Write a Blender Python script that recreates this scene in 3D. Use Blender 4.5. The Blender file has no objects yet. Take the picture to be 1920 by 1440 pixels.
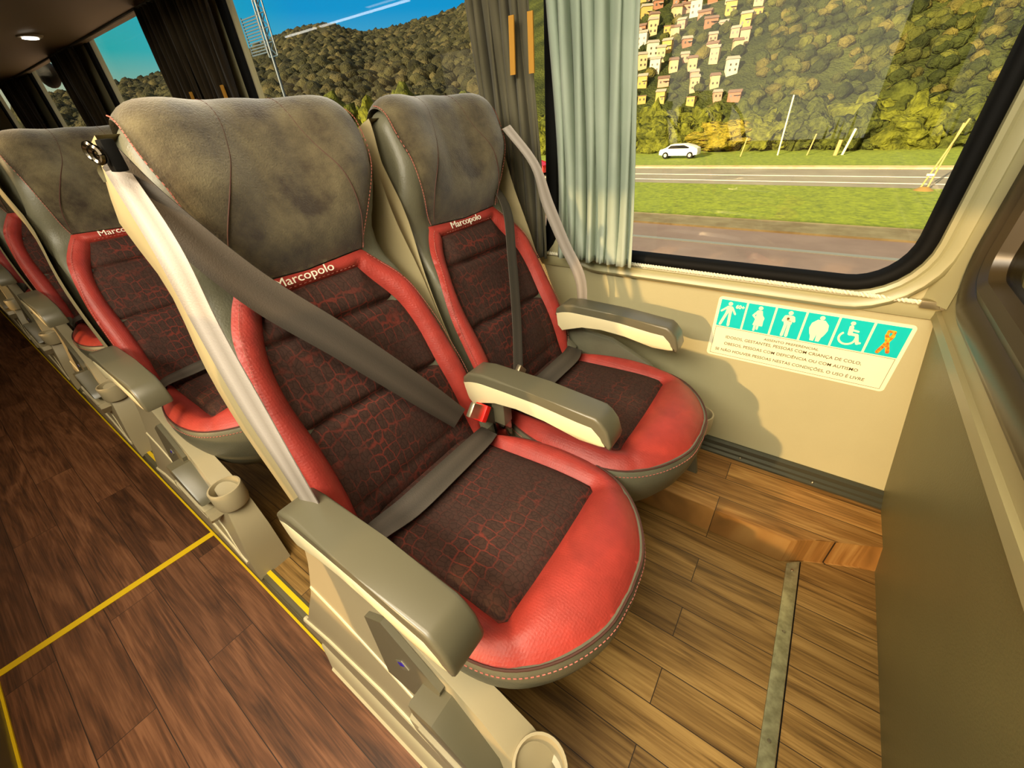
import bpy, bmesh, math, random
import numpy as np
from mathutils import Vector, Matrix
from mathutils.geometry import delaunay_2d_cdt
from mathutils import noise as mnoise

sc = bpy.context.scene
COL = sc.collection
R = math.radians
random.seed(7)

# ------------------------------------------------------------------ camera
def make_camera():
    yaw, pitch, roll = R(37.269), R(33.845), R(4.355)
    f = Vector((-math.sin(yaw)*math.cos(pitch), math.cos(yaw)*math.cos(pitch), -math.sin(pitch)))
    r = f.cross(Vector((0, 0, 1))).normalized()
    d = f.cross(r)
    r2 = r*math.cos(roll) + d*math.sin(roll)
    d2 = -r*math.sin(roll) + d*math.cos(roll)
    cd = bpy.data.cameras.new('camera'); cd.sensor_fit = 'HORIZONTAL'
    cd.sensor_width = 36; cd.lens = 36*750/1920; cd.clip_start = .02; cd.clip_end = 900
    o = bpy.data.objects.new('camera', cd); COL.objects.link(o)
    m = Matrix((( r2.x, -d2.x, -f.x, 0), (r2.y, -d2.y, -f.y, 0), (r2.z, -d2.z, -f.z, 1.1), (0, 0, 0, 1)))
    o.matrix_world = m
    sc.camera = o
make_camera()
sc.view_settings.view_transform = 'Standard'; sc.view_settings.look = 'None'
sc.view_settings.gamma = 1; sc.view_settings.use_curve_mapping = False
sc.view_settings.exposure = 0.35

# ------------------------------------------------------------------ world
def make_world():
    w = bpy.data.worlds.new('sky'); sc.world = w; w.use_nodes = True
    nt = w.node_tree; nt.nodes.clear()
    out = nt.nodes.new('ShaderNodeOutputWorld'); bg = nt.nodes.new('ShaderNodeBackground')
    tc = nt.nodes.new('ShaderNodeTexCoord'); sep = nt.nodes.new('ShaderNodeSeparateXYZ')
    nt.links.new(tc.outputs['Generated'], sep.inputs[0])
    def ramp(stops):
        r = nt.nodes.new('ShaderNodeValToRGB'); e = r.color_ramp.elements
        while len(e) < len(stops): e.new(.5)
        for k, (p, c) in enumerate(stops): e[k].position = p; e[k].color = c + (1,)
        nt.links.new(sep.outputs['Z'], r.inputs[0]); return r
    a = ramp([(0, (.50, .58, .50)), (.08, (.14, .45, .62)), (.17, (.008, .30, .66)), (.6, (.005, .20, .55))])
    b = ramp([(0, (.40, .50, .38)), (.07, (.30, .50, .40)), (.12, (.03, .46, .47)), (.6, (.0, .40, .5))])
    mr = nt.nodes.new('ShaderNodeMapRange'); mr.inputs[1].default_value = -.96; mr.inputs[2].default_value = -.82
    nt.links.new(sep.outputs['X'], mr.inputs[0])
    mx = nt.nodes.new('ShaderNodeMixRGB')
    nt.links.new(mr.outputs[0], mx.inputs[0]); nt.links.new(b.outputs[0], mx.inputs[1]); nt.links.new(a.outputs[0], mx.inputs[2])
    mr2 = nt.nodes.new('ShaderNodeMapRange'); mr2.inputs[1].default_value = .30; mr2.inputs[2].default_value = -.10
    nt.links.new(sep.outputs['Y'], mr2.inputs[0])
    mx2 = nt.nodes.new('ShaderNodeMixRGB'); nt.links.new(mr2.outputs[0], mx2.inputs[0]); nt.links.new(mx.outputs[0], mx2.inputs[1])
    mx2.inputs[2].default_value = (1.5, 1.15, .72, 1)   # bright hazy sky on the sun's side
    mr3 = nt.nodes.new('ShaderNodeMapRange'); mr3.inputs[1].default_value = .45; mr3.inputs[2].default_value = .8
    nt.links.new(sep.outputs['Z'], mr3.inputs[0])
    mx3 = nt.nodes.new('ShaderNodeMixRGB'); nt.links.new(mr3.outputs[0], mx3.inputs[0]); nt.links.new(mx2.outputs[0], mx3.inputs[1])
    mx3.inputs[2].default_value = (.62, .66, .62, 1)
    nt.links.new(mx3.outputs[0], bg.inputs[0]); bg.inputs[1].default_value = .9
    nt.links.new(bg.outputs[0], out.inputs[0])
make_world()

# ------------------------------------------------------------------ sun
SUN_DIR = Vector((.22, 1.0, -.30)).normalized()
sd = bpy.data.lights.new('sun', 'SUN'); sd.energy = 13; sd.angle = R(.8); sd.color = (1.0, .82, .55)
so = bpy.data.objects.new('sun', sd); COL.objects.link(so)
so.rotation_euler = SUN_DIR.to_track_quat('-Z', 'Y').to_euler(); so.location = (0, -6, 6)

def area(name, loc, size, sizey, energy, color, rot=(0, 0, 0)):
    l = bpy.data.lights.new(name, 'AREA'); l.shape = 'RECTANGLE'; l.size = size; l.size_y = sizey
    l.energy = energy; l.color = color
    o = bpy.data.objects.new(name, l); COL.objects.link(o); o.location = loc; o.rotation_euler = rot
    return o
# the ceiling lights of the coach: long diffusers over the aisle, plus an added tilted fill
area('ceiling_fill_light', (.0, -.15, 1.84), 1.6, .30, 20, (1, .84, .60))
area('ceiling_fill_light', (-.30, -.78, 1.80), 1.3, .40, 42, (1, .93, .74), (R(48), 0, 0))  # added fill light tilted at the window wall, not a known coach lamp
area('ceiling_fill_light', (-2.4, -.15, 1.84), 1.6, .30, 3, (1, .82, .58))

# daylight coming in through the opposite windows
area('opposite_window_daylight', (-.62, -1.50, 1.24), 1.5, .85, 5, (1, .92, .72), (R(84), 0, 0))
area('opposite_window_daylight', (-2.9, -1.50, 1.24), 1.4, .85, 1.5, (1, .86, .58), (R(84), 0, 0))
# ------------------------------------------------------------------ materials
MATS = {}
def lin(c):
    if isinstance(c, str):
        c = tuple(int(c[i:i+2], 16)/255 for i in (0, 2, 4))
        return tuple(x/12.92 if x <= .04045 else ((x+.055)/1.055)**2.4 for x in c)
    return c
def mat(name, col, rough=.5, metal=0, bump=0, bscale=200, var=0, vscale=6, col2=None, sheen=0, spec=.5, emit=0, detail=3):
    if name in MATS: return MATS[name]
    m = bpy.data.materials.new(name); m.use_nodes = True; MATS[name] = m
    nt = m.node_tree; b = nt.nodes['Principled BSDF']
    col = lin(col)
    b.inputs['Base Color'].default_value = (*col, 1); b.inputs['Roughness'].default_value = rough
    b.inputs['Metallic'].default_value = metal
    b.inputs['Specular IOR Level'].default_value = spec
    if sheen: b.inputs['Sheen Weight'].default_value = sheen; b.inputs['Sheen Roughness'].default_value = .5
    tc = nt.nodes.new('ShaderNodeTexCoord')
    if col2 is not None or var:
        n = nt.nodes.new('ShaderNodeTexNoise'); n.inputs['Scale'].default_value = vscale; n.inputs['Detail'].default_value = detail
        n.inputs['Roughness'].default_value = .65
        nt.links.new(tc.outputs['Object'], n.inputs['Vector'])
        r = nt.nodes.new('ShaderNodeValToRGB'); r.color_ramp.elements[0].position = .35; r.color_ramp.elements[1].position = .65
        c2 = lin(col2) if col2 is not None else tuple(x*(1-var) for x in col)
        r.color_ramp.elements[0].color = (*c2, 1); r.color_ramp.elements[1].color = (*col, 1)
        nt.links.new(n.outputs['Fac'], r.inputs[0]); nt.links.new(r.outputs[0], b.inputs['Base Color'])
    if bump:
        n = nt.nodes.new('ShaderNodeTexNoise'); n.inputs['Scale'].default_value = bscale; n.inputs['Detail'].default_value = 2
        nt.links.new(tc.outputs['Object'], n.inputs['Vector'])
        bm = nt.nodes.new('ShaderNodeBump'); bm.inputs['Strength'].default_value = bump; bm.inputs['Distance'].default_value = .002
        nt.links.new(n.outputs['Fac'], bm.inputs['Height']); nt.links.new(bm.outputs[0], b.inputs['Normal'])
    if emit:
        b.inputs['Emission Color'].default_value = (*col, 1); b.inputs['Emission Strength'].default_value = emit
    return m

def fabric_insert():
    m = bpy.data.materials.new('patterned_fabric'); m.use_nodes = True
    nt = m.node_tree; b = nt.nodes['Principled BSDF']; L = nt.links
    tc = nt.nodes.new('ShaderNodeTexCoord')
    mp = nt.nodes.new('ShaderNodeMapping'); mp.inputs['Scale'].default_value = (34, 52, 34)
    L.new(tc.outputs['Object'], mp.inputs[0])
    nz = nt.nodes.new('ShaderNodeTexNoise'); nz.inputs['Scale'].default_value = 60; L.new(tc.outputs['Object'], nz.inputs[0])
    ad = nt.nodes.new('ShaderNodeMixRGB'); ad.blend_type = 'ADD'; ad.inputs[0].default_value = .35
    L.new(mp.outputs[0], ad.inputs[1]); L.new(nz.outputs['Color'], ad.inputs[2])
    v = nt.nodes.new('ShaderNodeTexVoronoi'); v.feature = 'DISTANCE_TO_EDGE'; v.inputs['Scale'].default_value = 1
    v.inputs['Randomness'].default_value = .35
    L.new(ad.outputs[0], v.inputs['Vector'])
    r = nt.nodes.new('ShaderNodeValToRGB'); r.color_ramp.elements[0].position = .015; r.color_ramp.elements[1].position = .075
    r.color_ramp.elements[0].color = (1, 1, 1, 1); r.color_ramp.elements[1].color = (0, 0, 0, 1)
    L.new(v.outputs['Distance'], r.inputs[0])
    big = nt.nodes.new('ShaderNodeTexNoise'); big.inputs['Scale'].default_value = 9; L.new(tc.outputs['Object'], big.inputs[0])
    r2 = nt.nodes.new('ShaderNodeValToRGB'); r2.color_ramp.elements[0].position = .40; r2.color_ramp.elements[1].position = .62
    r2.color_ramp.elements[0].color = (.05, .05, .05, 1); r2.color_ramp.elements[1].color = (.5, .5, .5, 1)
    L.new(big.outputs['Fac'], r2.inputs[0])
    mu = nt.nodes.new('ShaderNodeMath'); mu.operation = 'MULTIPLY'; L.new(r.outputs[0], mu.inputs[0]); L.new(r2.outputs[0], mu.inputs[1])
    # small glyph-like dots inside the cells
    v2 = nt.nodes.new('ShaderNodeTexVoronoi'); v2.feature = 'DISTANCE_TO_EDGE'; v2.inputs['Scale'].default_value = 2.3
    L.new(ad.outputs[0], v2.inputs['Vector'])
    r3 = nt.nodes.new('ShaderNodeValToRGB'); r3.color_ramp.elements[0].position = .02; r3.color_ramp.elements[1].position = .10
    r3.color_ramp.elements[0].color = lin('33231d') + (1,); r3.color_ramp.elements[1].color = lin('402c25') + (1,)
    L.new(v2.outputs['Distance'], r3.inputs[0])
    mx = nt.nodes.new('ShaderNodeMixRGB'); L.new(mu.outputs[0], mx.inputs[0]); L.new(r3.outputs[0], mx.inputs[1])
    mx.inputs[2].default_value = (*lin('873327'), 1)
    L.new(mx.outputs[0], b.inputs['Base Color']); b.inputs['Roughness'].default_value = .85
    b.inputs['Specular IOR Level'].default_value = .2
    bm = nt.nodes.new('ShaderNodeBump'); bm.inputs['Strength'].default_value = .5; bm.inputs['Distance'].default_value = .0015
    L.new(v2.outputs['Distance'], bm.inputs['Height']); L.new(bm.outputs[0], b.inputs['Normal'])
    return m

def leather_red():
    m = mat('red_leatherette', 'ac3a2f', .5, bump=.25, bscale=260, var=.25, vscale=14)
    nt = m.node_tree; b = nt.nodes['Principled BSDF']
    tc = nt.nodes['Texture Coordinate']
    v = nt.nodes.new('ShaderNodeTexVoronoi'); v.inputs['Scale'].default_value = 210; v.inputs['Randomness'].default_value = .1
    nt.links.new(tc.outputs['Object'], v.inputs['Vector'])
    bm = nt.nodes.new('ShaderNodeBump'); bm.inputs['Strength'].default_value = .35; bm.inputs['Distance'].default_value = .001
    nt.links.new(v.outputs['Distance'], bm.inputs['Height']); nt.links.new(b.inputs['Normal'].links[0].from_socket, bm.inputs['Normal'])
    nt.links.new(bm.outputs[0], b.inputs['Normal'])
    return m

def planks(name, c1, c2, c3, width, length, grain=1.0):
    m = bpy.data.materials.new(name); m.use_nodes = True; MATS[name] = m
    nt = m.node_tree; b = nt.nodes['Principled BSDF']; L = nt.links
    tc = nt.nodes.new('ShaderNodeTexCoord')
    br = nt.nodes.new('ShaderNodeTexBrick'); br.offset = .37; br.offset_frequency = 2; br.squash = 1
    br.inputs['Scale'].default_value = 1; br.inputs['Brick Width'].default_value = length; br.inputs['Row Height'].default_value = width
    br.inputs['Mortar Size'].default_value = .0011; br.inputs['Mortar Smooth'].default_value = .3; br.inputs['Bias'].default_value = 0
    br.inputs['Color1'].default_value = (0, 0, 0, 1); br.inputs['Color2'].default_value = (1, 1, 1, 1); br.inputs['Mortar'].default_value = (.5, .5, .5, 1)
    L.new(tc.outputs['Object'], br.inputs['Vector'])
    # grain: stretched along x, shifted per board
    sh = nt.nodes.new('ShaderNodeMixRGB'); sh.blend_type = 'ADD'; sh.inputs[0].default_value = 1
    sc_ = nt.nodes.new('ShaderNodeVectorMath'); sc_.operation = 'SCALE'; sc_.inputs['Scale'].default_value = 7
    L.new(br.outputs['Color'], sc_.inputs[0]); L.new(tc.outputs['Object'], sh.inputs[1]); L.new(sc_.outputs[0], sh.inputs[2])
    mp = nt.nodes.new('ShaderNodeMapping'); mp.inputs['Scale'].default_value = (1.6, 13, 1); L.new(sh.outputs[0], mp.inputs[0])
    n1 = nt.nodes.new('ShaderNodeTexNoise'); n1.inputs['Scale'].default_value = 1.6; n1.inputs['Detail'].default_value = 5; n1.inputs['Distortion'].default_value = 1.4
    L.new(mp.outputs[0], n1.inputs[0])
    mp2 = nt.nodes.new('ShaderNodeMapping'); mp2.inputs['Scale'].default_value = (3, 90, 1); L.new(sh.outputs[0], mp2.inputs[0])
    n2 = nt.nodes.new('ShaderNodeTexNoise'); n2.inputs['Scale'].default_value = 2.2; n2.inputs['Detail'].default_value = 3; n2.inputs['Distortion'].default_value = .6
    L.new(mp2.outputs[0], n2.inputs[0])
    wv = nt.nodes.new('ShaderNodeMath'); wv.operation = 'MULTIPLY_ADD'; wv.inputs[1].default_value = .45
    L.new(n2.outputs['Fac'], wv.inputs[0])
    w2 = nt.nodes.new('ShaderNodeMath'); w2.operation = 'MULTIPLY'; w2.inputs[1].default_value = .65; L.new(n1.outputs['Fac'], w2.inputs[0])
    L.new(w2.outputs[0], wv.inputs[2])
    r = nt.nodes.new('ShaderNodeValToRGB'); e = r.color_ramp.elements; e.new(.5)
    for k, (p, c) in enumerate([(.40, c1), (.55, c2), (.70, c3)]): e[k].position = p; e[k].color = (*lin(c), 1)
    L.new(wv.outputs[0], r.inputs[0])
    sp = nt.nodes.new('ShaderNodeMixRGB'); sp.blend_type = 'MULTIPLY'; sp.inputs[0].default_value = 1
    rr = nt.nodes.new('ShaderNodeValToRGB'); rr.color_ramp.elements[0].color = (.62, .60, .58, 1); rr.color_ramp.elements[1].color = (1, 1, 1, 1)
    L.new(br.outputs['Color'], rr.inputs[0]); L.new(r.outputs[0], sp.inputs[1]); L.new(rr.outputs[0], sp.inputs[2])
    mo = nt.nodes.new('ShaderNodeMixRGB'); L.new(br.outputs['Fac'], mo.inputs[0]); L.new(sp.outputs[0], mo.inputs[1]); mo.inputs[2].default_value = (*lin('2a1c10'), 1)
    L.new(mo.outputs[0], b.inputs['Base Color']); b.inputs['Roughness'].default_value = .42
    bm = nt.nodes.new('ShaderNodeBump'); bm.inputs['Strength'].default_value = .15; bm.inputs['Distance'].default_value = .001
    L.new(wv.outputs[0], bm.inputs['Height']); L.new(bm.outputs[0], b.inputs['Normal'])
    return m

def strap_mat(name, c, c2, rough=.6):
    m = mat(name, c, rough, spec=.5)
    nt = m.node_tree; b = nt.nodes['Principled BSDF']
    uv = nt.nodes.new('ShaderNodeUVMap'); uv.uv_map = 'UVMap'
    mp = nt.nodes.new('ShaderNodeMapping'); mp.inputs['Scale'].default_value = (60, 1, 1); nt.links.new(uv.outputs[0], mp.inputs[0])
    wv = nt.nodes.new('ShaderNodeTexWave'); wv.inputs['Scale'].default_value = 3.2; wv.bands_direction = 'X'; wv.inputs['Distortion'].default_value = .3
    nt.links.new(mp.outputs[0], wv.inputs[0])
    u2 = nt.nodes.new('ShaderNodeSeparateXYZ'); nt.links.new(uv.outputs[0], u2.inputs[0])
    r = nt.nodes.new('ShaderNodeValToRGB'); e = r.color_ramp.elements; e.new(.5); e.new(.8)
    for k, (p, v) in enumerate([(.05, .2), (.30, 1), (.65, .4), (.92, .9)]): e[k].position = p; e[k].color = (v, v, v, 1)
    nt.links.new(u2.outputs[0], r.inputs[0])
    mx = nt.nodes.new('ShaderNodeMixRGB'); mx.inputs[1].default_value = (*lin(c2), 1); mx.inputs[2].default_value = (*lin(c), 1)
    nt.links.new(r.outputs[0], mx.inputs[0]); nt.links.new(mx.outputs[0], b.inputs['Base Color'])
    bm = nt.nodes.new('ShaderNodeBump'); bm.inputs['Strength'].default_value = .5; bm.inputs['Distance'].default_value = .001
    n = nt.nodes.new('ShaderNodeTexNoise'); n.inputs['Scale'].default_value = 500
    tc = nt.nodes.new('ShaderNodeTexCoord'); nt.links.new(tc.outputs['Object'], n.inputs[0])
    nt.links.new(n.outputs['Fac'], bm.inputs['Height']); nt.links.new(bm.outputs[0], b.inputs['Normal'])
    return m

def glass_mat(name, tint=(1, 1, 1), gain=1.3, haze=0.0):
    m = bpy.data.materials.new(name); m.use_nodes = True; nt = m.node_tree; nt.nodes.clear(); L = nt.links
    out = nt.nodes.new('ShaderNodeOutputMaterial'); mx = nt.nodes.new('ShaderNodeMixShader')
    tr = nt.nodes.new('ShaderNodeBsdfTransparent'); tr.inputs[0].default_value = (*tint, 1)
    gl = nt.nodes.new('ShaderNodeBsdfGlossy'); gl.inputs['Roughness'].default_value = .0
    lw = nt.nodes.new('ShaderNodeLayerWeight'); lw.inputs[0].default_value = .5
    pw = nt.nodes.new('ShaderNodeMath'); pw.operation = 'POWER'; pw.inputs[1].default_value = 5; L.new(lw.outputs['Facing'], pw.inputs[0])
    mu = nt.nodes.new('ShaderNodeMath'); mu.operation = 'MULTIPLY_ADD'; mu.inputs[1].default_value = .6*gain; mu.inputs[2].default_value = .04*gain; mu.use_clamp = True
    L.new(pw.outputs[0], mu.inputs[0]); L.new(mu.outputs[0], mx.inputs[0]); L.new(tr.outputs[0], mx.inputs[1]); L.new(gl.outputs[0], mx.inputs[2])
    L.new(mx.outputs[0], out.inputs[0])
    return m

M_INS = fabric_insert()
M_RED = leather_red()
M_GREY_L = mat('grey_leatherette', '676450', .45, bump=.3, bscale=300, var=.15, vscale=10)
M_VEL = mat('grey_velour', '685e44', .95, bump=.6, bscale=350, col2='33291d', vscale=11, sheen=.5, spec=.1, detail=6)
M_SHELL = mat('cream_shell_plastic', 'a89a74', .4, bump=.05, bscale=400)
M_CREAM = mat('cream_plastic', 'd8caa0', .38)
M_PANEL = mat('light_side_panel_plastic', 'a89b7a', .36)
M_GPL = mat('grey_plastic', '605b47', .33, spec=.6)
M_GPD = mat('dark_grey_plastic', '3d3c30', .4)
M_BLACK = mat('black_rubber', '0b0a08', .7, spec=.15)
M_BELT = strap_mat('dark_grey_webbing', '4c443a', '352f27')
M_BELTP = strap_mat('pale_webbing', 'a0968c', '6f665a')
M_THREAD = mat('pink_thread', 'b0685a', .7)
M_SEAM = mat('dark_seam_thread', '4a2b20', .8)
M_BUCK = mat('buckle_red', 'f0180c', .35)
M_METAL = mat('brushed_metal', 'b5ab90', .3, metal=.9)
M_CHROME = mat('dark_chrome', '8b8272', .15, metal=1)
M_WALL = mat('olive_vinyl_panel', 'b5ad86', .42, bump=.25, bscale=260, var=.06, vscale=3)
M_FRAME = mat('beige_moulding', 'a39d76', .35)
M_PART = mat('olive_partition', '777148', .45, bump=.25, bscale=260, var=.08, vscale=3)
M_PART2 = mat('beige_partition_trim', 'a1966a', .4)
M_DKFR = mat('brown_window_rubber', '3a2f1a', .35)
M_WHITE = mat('white_print', 'f3f0dc', .5)

# ------------------------------------------------------------------ mesh helpers
def tag(o, label=None, cat=None, group=None, kind=None):
    if label: o['label'] = label
    if cat: o['category'] = cat
    if group: o['group'] = group
    if kind: o['kind'] = kind
    return o
def empty(name, loc=(0, 0, 0), parent=None):
    o = bpy.data.objects.new(name, None); COL.objects.link(o); o.location = loc; o.empty_display_size = .1
    if parent: o.parent = parent
    return o
def mk(name, verts, faces, m, parent=None, smooth=True, sharp=None):
    me = bpy.data.meshes.new(name); me.from_pydata([tuple(v) for v in verts], [], [tuple(f) for f in faces]); me.update()
    if not isinstance(m, (list, tuple)): m = [m]
    for k in m: me.materials.append(k)
    if smooth: me.polygons.foreach_set('use_smooth', [True]*len(me.polygons))
    if sharp:
        me.set_sharp_from_angle(angle=R(sharp))
    o = bpy.data.objects.new(name, me); COL.objects.link(o)
    if parent: o.parent = parent
    return o
def from_bm(name, bm, m, parent=None, smooth=True, sharp=35):
    bmesh.ops.recalc_face_normals(bm, faces=bm.faces[:])
    me = bpy.data.meshes.new(name); bm.to_mesh(me); bm.free()
    if not isinstance(m, (list, tuple)): m = [m]
    for k in m: me.materials.append(k)
    if smooth:
        me.polygons.foreach_set('use_smooth', [True]*len(me.polygons)); me.set_sharp_from_angle(angle=R(sharp))
    o = bpy.data.objects.new(name, me); COL.objects.link(o)
    if parent: o.parent = parent
    return o
def bm_box(bm, c, s, bev=0, rot=None, mi=0):
    r = bmesh.ops.create_cube(bm, size=1)
    vs = r['verts']
    for v in vs: v.co = Vector((v.co.x*s[0], v.co.y*s[1], v.co.z*s[2]))
    if bev:
        es = list({e for v in vs for e in v.link_edges})
        rb = bmesh.ops.bevel(bm, geom=es, offset=bev, segments=2, affect='EDGES', profile=.7)
        vs = list({v for f in rb['faces'] for v in f.verts} | {v for v in vs if v.is_valid})
    M = Matrix.Translation(Vector(c)) @ (rot.to_4x4() if rot is not None else Matrix())
    for v in vs: v.co = M @ v.co
    for f in {f for v in vs for f in v.link_faces}: f.material_index = mi
    return vs
def box(name, c, s, m, parent=None, bev=0, rot=None):
    bm = bmesh.new(); bm_box(bm, c, s, bev, rot); return from_bm(name, bm, m, parent)
def bm_tube(bm, pts, r, seg=8, cap=True, mi=0):
    pts = [Vector(p) for p in pts]; rings = []
    rr = r if isinstance(r, (list, tuple)) else [r]*len(pts)
    up = None
    for i, p in enumerate(pts):
        t = (pts[min(i+1, len(pts)-1)] - pts[max(i-1, 0)]).normalized()
        if up is None: up = t.orthogonal().normalized()
        up = (up - t*up.dot(t)).normalized(); w = t.cross(up)
        rings.append([bm.verts.new(p + (up*math.cos(a) + w*math.sin(a))*rr[i]) for a in [2*math.pi*k/seg for k in range(seg)]])
    for a, b in zip(rings, rings[1:]):
        for k in range(seg):
            f = bm.faces.new((a[k], a[(k+1) % seg], b[(k+1) % seg], b[k])); f.material_index = mi
    if cap:
        bm.faces.new(rings[0][::-1]).material_index = mi; bm.faces.new(rings[-1]).material_index = mi
def tube(name, pts, r, m, parent=None, seg=8):
    bm = bmesh.new(); bm_tube(bm, pts, r, seg); return from_bm(name, bm, m, parent)
def catmull(pts, n=6, closed=False):
    P = [np.array(p, float) for p in pts]; out = []
    N = len(P); rng = range(N if closed else N-1)
    for i in rng:
        p1, p2 = P[i], P[(i+1) % N]
        p0 = P[i-1] if (closed or i > 0) else 2*p1-p2
        p3 = P[(i+2) % N] if (closed or i+2 < N) else 2*p2-p1
        for k in range(n):
            t = k/n
            out.append(.5*((2*p1) + (-p0+p2)*t + (2*p0-5*p1+4*p2-p3)*t*t + (-p0+3*p1-3*p2+p3)*t**3))
    if not closed: out.append(P[-1])
    return out
def densify(pts, step, closed=True):
    out = []; N = len(pts)
    for i in range(N if closed else N-1):
        a, b = np.array(pts[i], float), np.array(pts[(i+1) % N], float)
        k = max(1, int(round(np.linalg.norm(b-a)/step)))
        for j in range(k): out.append(a+(b-a)*j/k)
    if not closed: out.append(np.array(pts[-1], float))
    return out
def inside(poly, X):
    x, y = X[:, 0], X[:, 1]; c = np.zeros(len(X), bool); P = np.array(poly); n = len(P)
    for i in range(n):
        x1, y1 = P[i]; x2, y2 = P[i-1]
        m = ((y1 > y) != (y2 > y))
        with np.errstate(divide='ignore', invalid='ignore'):
            xi = (x2-x1)*(y-y1)/(y2-y1+1e-15)+x1
        c ^= m & (x < xi)
    return c
def dist_poly(poly, X):
    P = np.array(poly); Q = np.roll(P, -1, 0); D = np.full(len(X), 1e9)
    for a, b in zip(P, Q):
        ab = b-a; t = np.clip(((X-a) @ ab)/(ab @ ab+1e-15), 0, 1)
        D = np.minimum(D, np.linalg.norm(X-(a+t[:, None]*ab), axis=1))
    return D
def triangulate(poly, step, holes=(), step2=None):
    loops = [densify(poly, step)]+[densify(h, step) for h in holes]
    V = []; E = []
    for lp in loops:
        s = len(V); V += [tuple(p) for p in lp]; E += [(s+i, s+(i+1) % len(lp)) for i in range(len(lp))]
    P = np.array(poly); g = step2 or step
    xs = np.arange(P[:, 0].min(), P[:, 0].max()+g, g); ys = np.arange(P[:, 1].min(), P[:, 1].max()+g*.87, g*.87)
    G = np.array([(x+(g/2 if j % 2 else 0), y) for j, y in enumerate(ys) for x in xs])
    ok = inside(poly, G) & (dist_poly(poly, G) > g*.5)
    for h in holes: ok &= ~inside(h, G) & (dist_poly(h, G) > g*.5)
    V += [tuple(p) for p in G[ok]]
    co, _, fa, _, _, _ = delaunay_2d_cdt([Vector(v) for v in V], E, [], 0, 1e-6)
    co = np.array([tuple(c) for c in co]); fa = [list(f) for f in fa]
    cen = np.array([co[f].mean(0) for f in fa])
    k = inside(poly, cen)
    for h in holes: k &= ~inside(h, cen)
    fa = [f for f, q in zip(fa, k) if q]
    return co, fa
def patch(name, poly, S, m, parent, step=.009, puff=.012, w=.018, holes=(), base=-.004, creases=()):
    """upholstery panel: polygon in surface coordinates, puffed away from its seams"""
    co, fa = triangulate(poly, step, holes)
    d = dist_poly(poly, co)
    for h in holes: d = np.minimum(d, dist_poly(h, co))
    off = base+puff*(1-np.exp(-d/w))
    for (c, depth, cw) in creases:   # crease: polyline
        dd = np.full(len(co), 1e9); c = [np.array(q, float) for q in c]
        for a, b in zip(c, c[1:]):
            ab = b-a; t = np.clip(((co-a) @ ab)/(ab @ ab), 0, 1); dd = np.minimum(dd, np.linalg.norm(co-(a+t[:, None]*ab), axis=1))
        off -= depth*np.exp(-(dd/cw)**1.3)
    V = [S(a, b, o) for (a, b), o in zip(co, off)]
    f0 = fa[0]
    return mk(name, V, fa, m, parent)
def dashes(name, pts, m, parent, gap=.0065, ln=.0042, r=.0009):
    """a row of stitches along a 3d polyline"""
    P = densify(pts, gap, closed=False); bm = bmesh.new()
    for a, b in zip(P, P[1:]):
        t = Vector(b-a)
        if t.length < 1e-5: continue
        t.normalize(); c = Vector((a+b)/2); x = t.orthogonal().normalized(); y = t.cross(x)
        vs = []
        for s in (-1, 1):
            for (p, q) in ((1, 0), (0, 1), (-1, 0), (0, -1)): vs.append(bm.verts.new(c+t*s*ln/2+(x*p+y*q)*r))
        for k in range(4): bm.faces.new((vs[k], vs[(k+1) % 4], vs[4+(k+1) % 4], vs[4+k]))
        bm.faces.new(vs[3::-1]); bm.faces.new(vs[4:])
    return from_bm(name, bm, m, parent, smooth=False)
def ribbon(name, centers, widths, m, parent=None, thick=.0016, n=8, curl=0):
    """strap: centre line points with width vectors"""
    C = catmull(centers, n); W = catmull(widths, n)
    seg = 6; V = []; F = []; uvs = []
    for i, (c, w) in enumerate(zip(C, W)):
        c = Vector(c); w = Vector(w)
        t = Vector(C[min(i+1, len(C)-1)]) - Vector(C[max(i-1, 0)]); nn = t.cross(w).normalized()
        for s in (1, -1):
            for k in range(seg+1):
                q = k/seg-.5; V.append(c+w*q+nn*(s*thick/2+curl*math.cos(q*math.pi)))
    st = 2*(seg+1)
    for i in range(len(C)-1):
        a = i*st; b = a+st
        for k in range(seg):
            F.append((a+k, a+k+1, b+k+1, b+k)); F.append((a+seg+1+k, b+seg+1+k, b+seg+2+k, a+seg+2+k))
        F.append((a, b, b+seg+1, a+seg+1)); F.append((a+seg, a+st-1, b+st-1, b+seg))
    o = mk(name, V, F, m, parent, sharp=50)
    uv = o.data.uv_layers.new(name='UVMap')
    for l in o.data.loops:
        k = l.vertex_index % st; k = k if k <= seg else k-seg-1
        uv.data[l.index].uv = (k/seg, (l.vertex_index//st)/len(C))
    return o
def prism(name, poly, axis, a0, a1, m, parent=None, bev=0, seg=2, sharp=35, f=None):
    """extrude polygon; axis 'y': poly in (x,z); 'x': poly in (y,z); 'z': poly in (x,y)"""
    bm = bmesh.new()
    def P(p, a):
        return {'y': (p[0], a, p[1]), 'x': (a, p[0], p[1]), 'z': (p[0], p[1], a)}[axis]
    v0 = [bm.verts.new(P(p, a0)) for p in poly]; v1 = [bm.verts.new(P(p, a1)) for p in poly]
    n = len(poly)
    c0 = bm.faces.new(v0); c1 = bm.faces.new(v1[::-1])
    for k in range(n): bm.faces.new((v0[k], v1[k], v1[(k+1) % n], v0[(k+1) % n]))
    if bev:
        es = [e for e in bm.edges if (c0 in e.link_faces or c1 in e.link_faces)]
        bmesh.ops.bevel(bm, geom=es, offset=bev, segments=seg, affect='EDGES', profile=.6, clamp_overlap=True)
    if f:
        for v in bm.verts: v.co = Vector(f(v.co))
    return from_bm(name, bm, m, parent, sharp=sharp)
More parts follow.
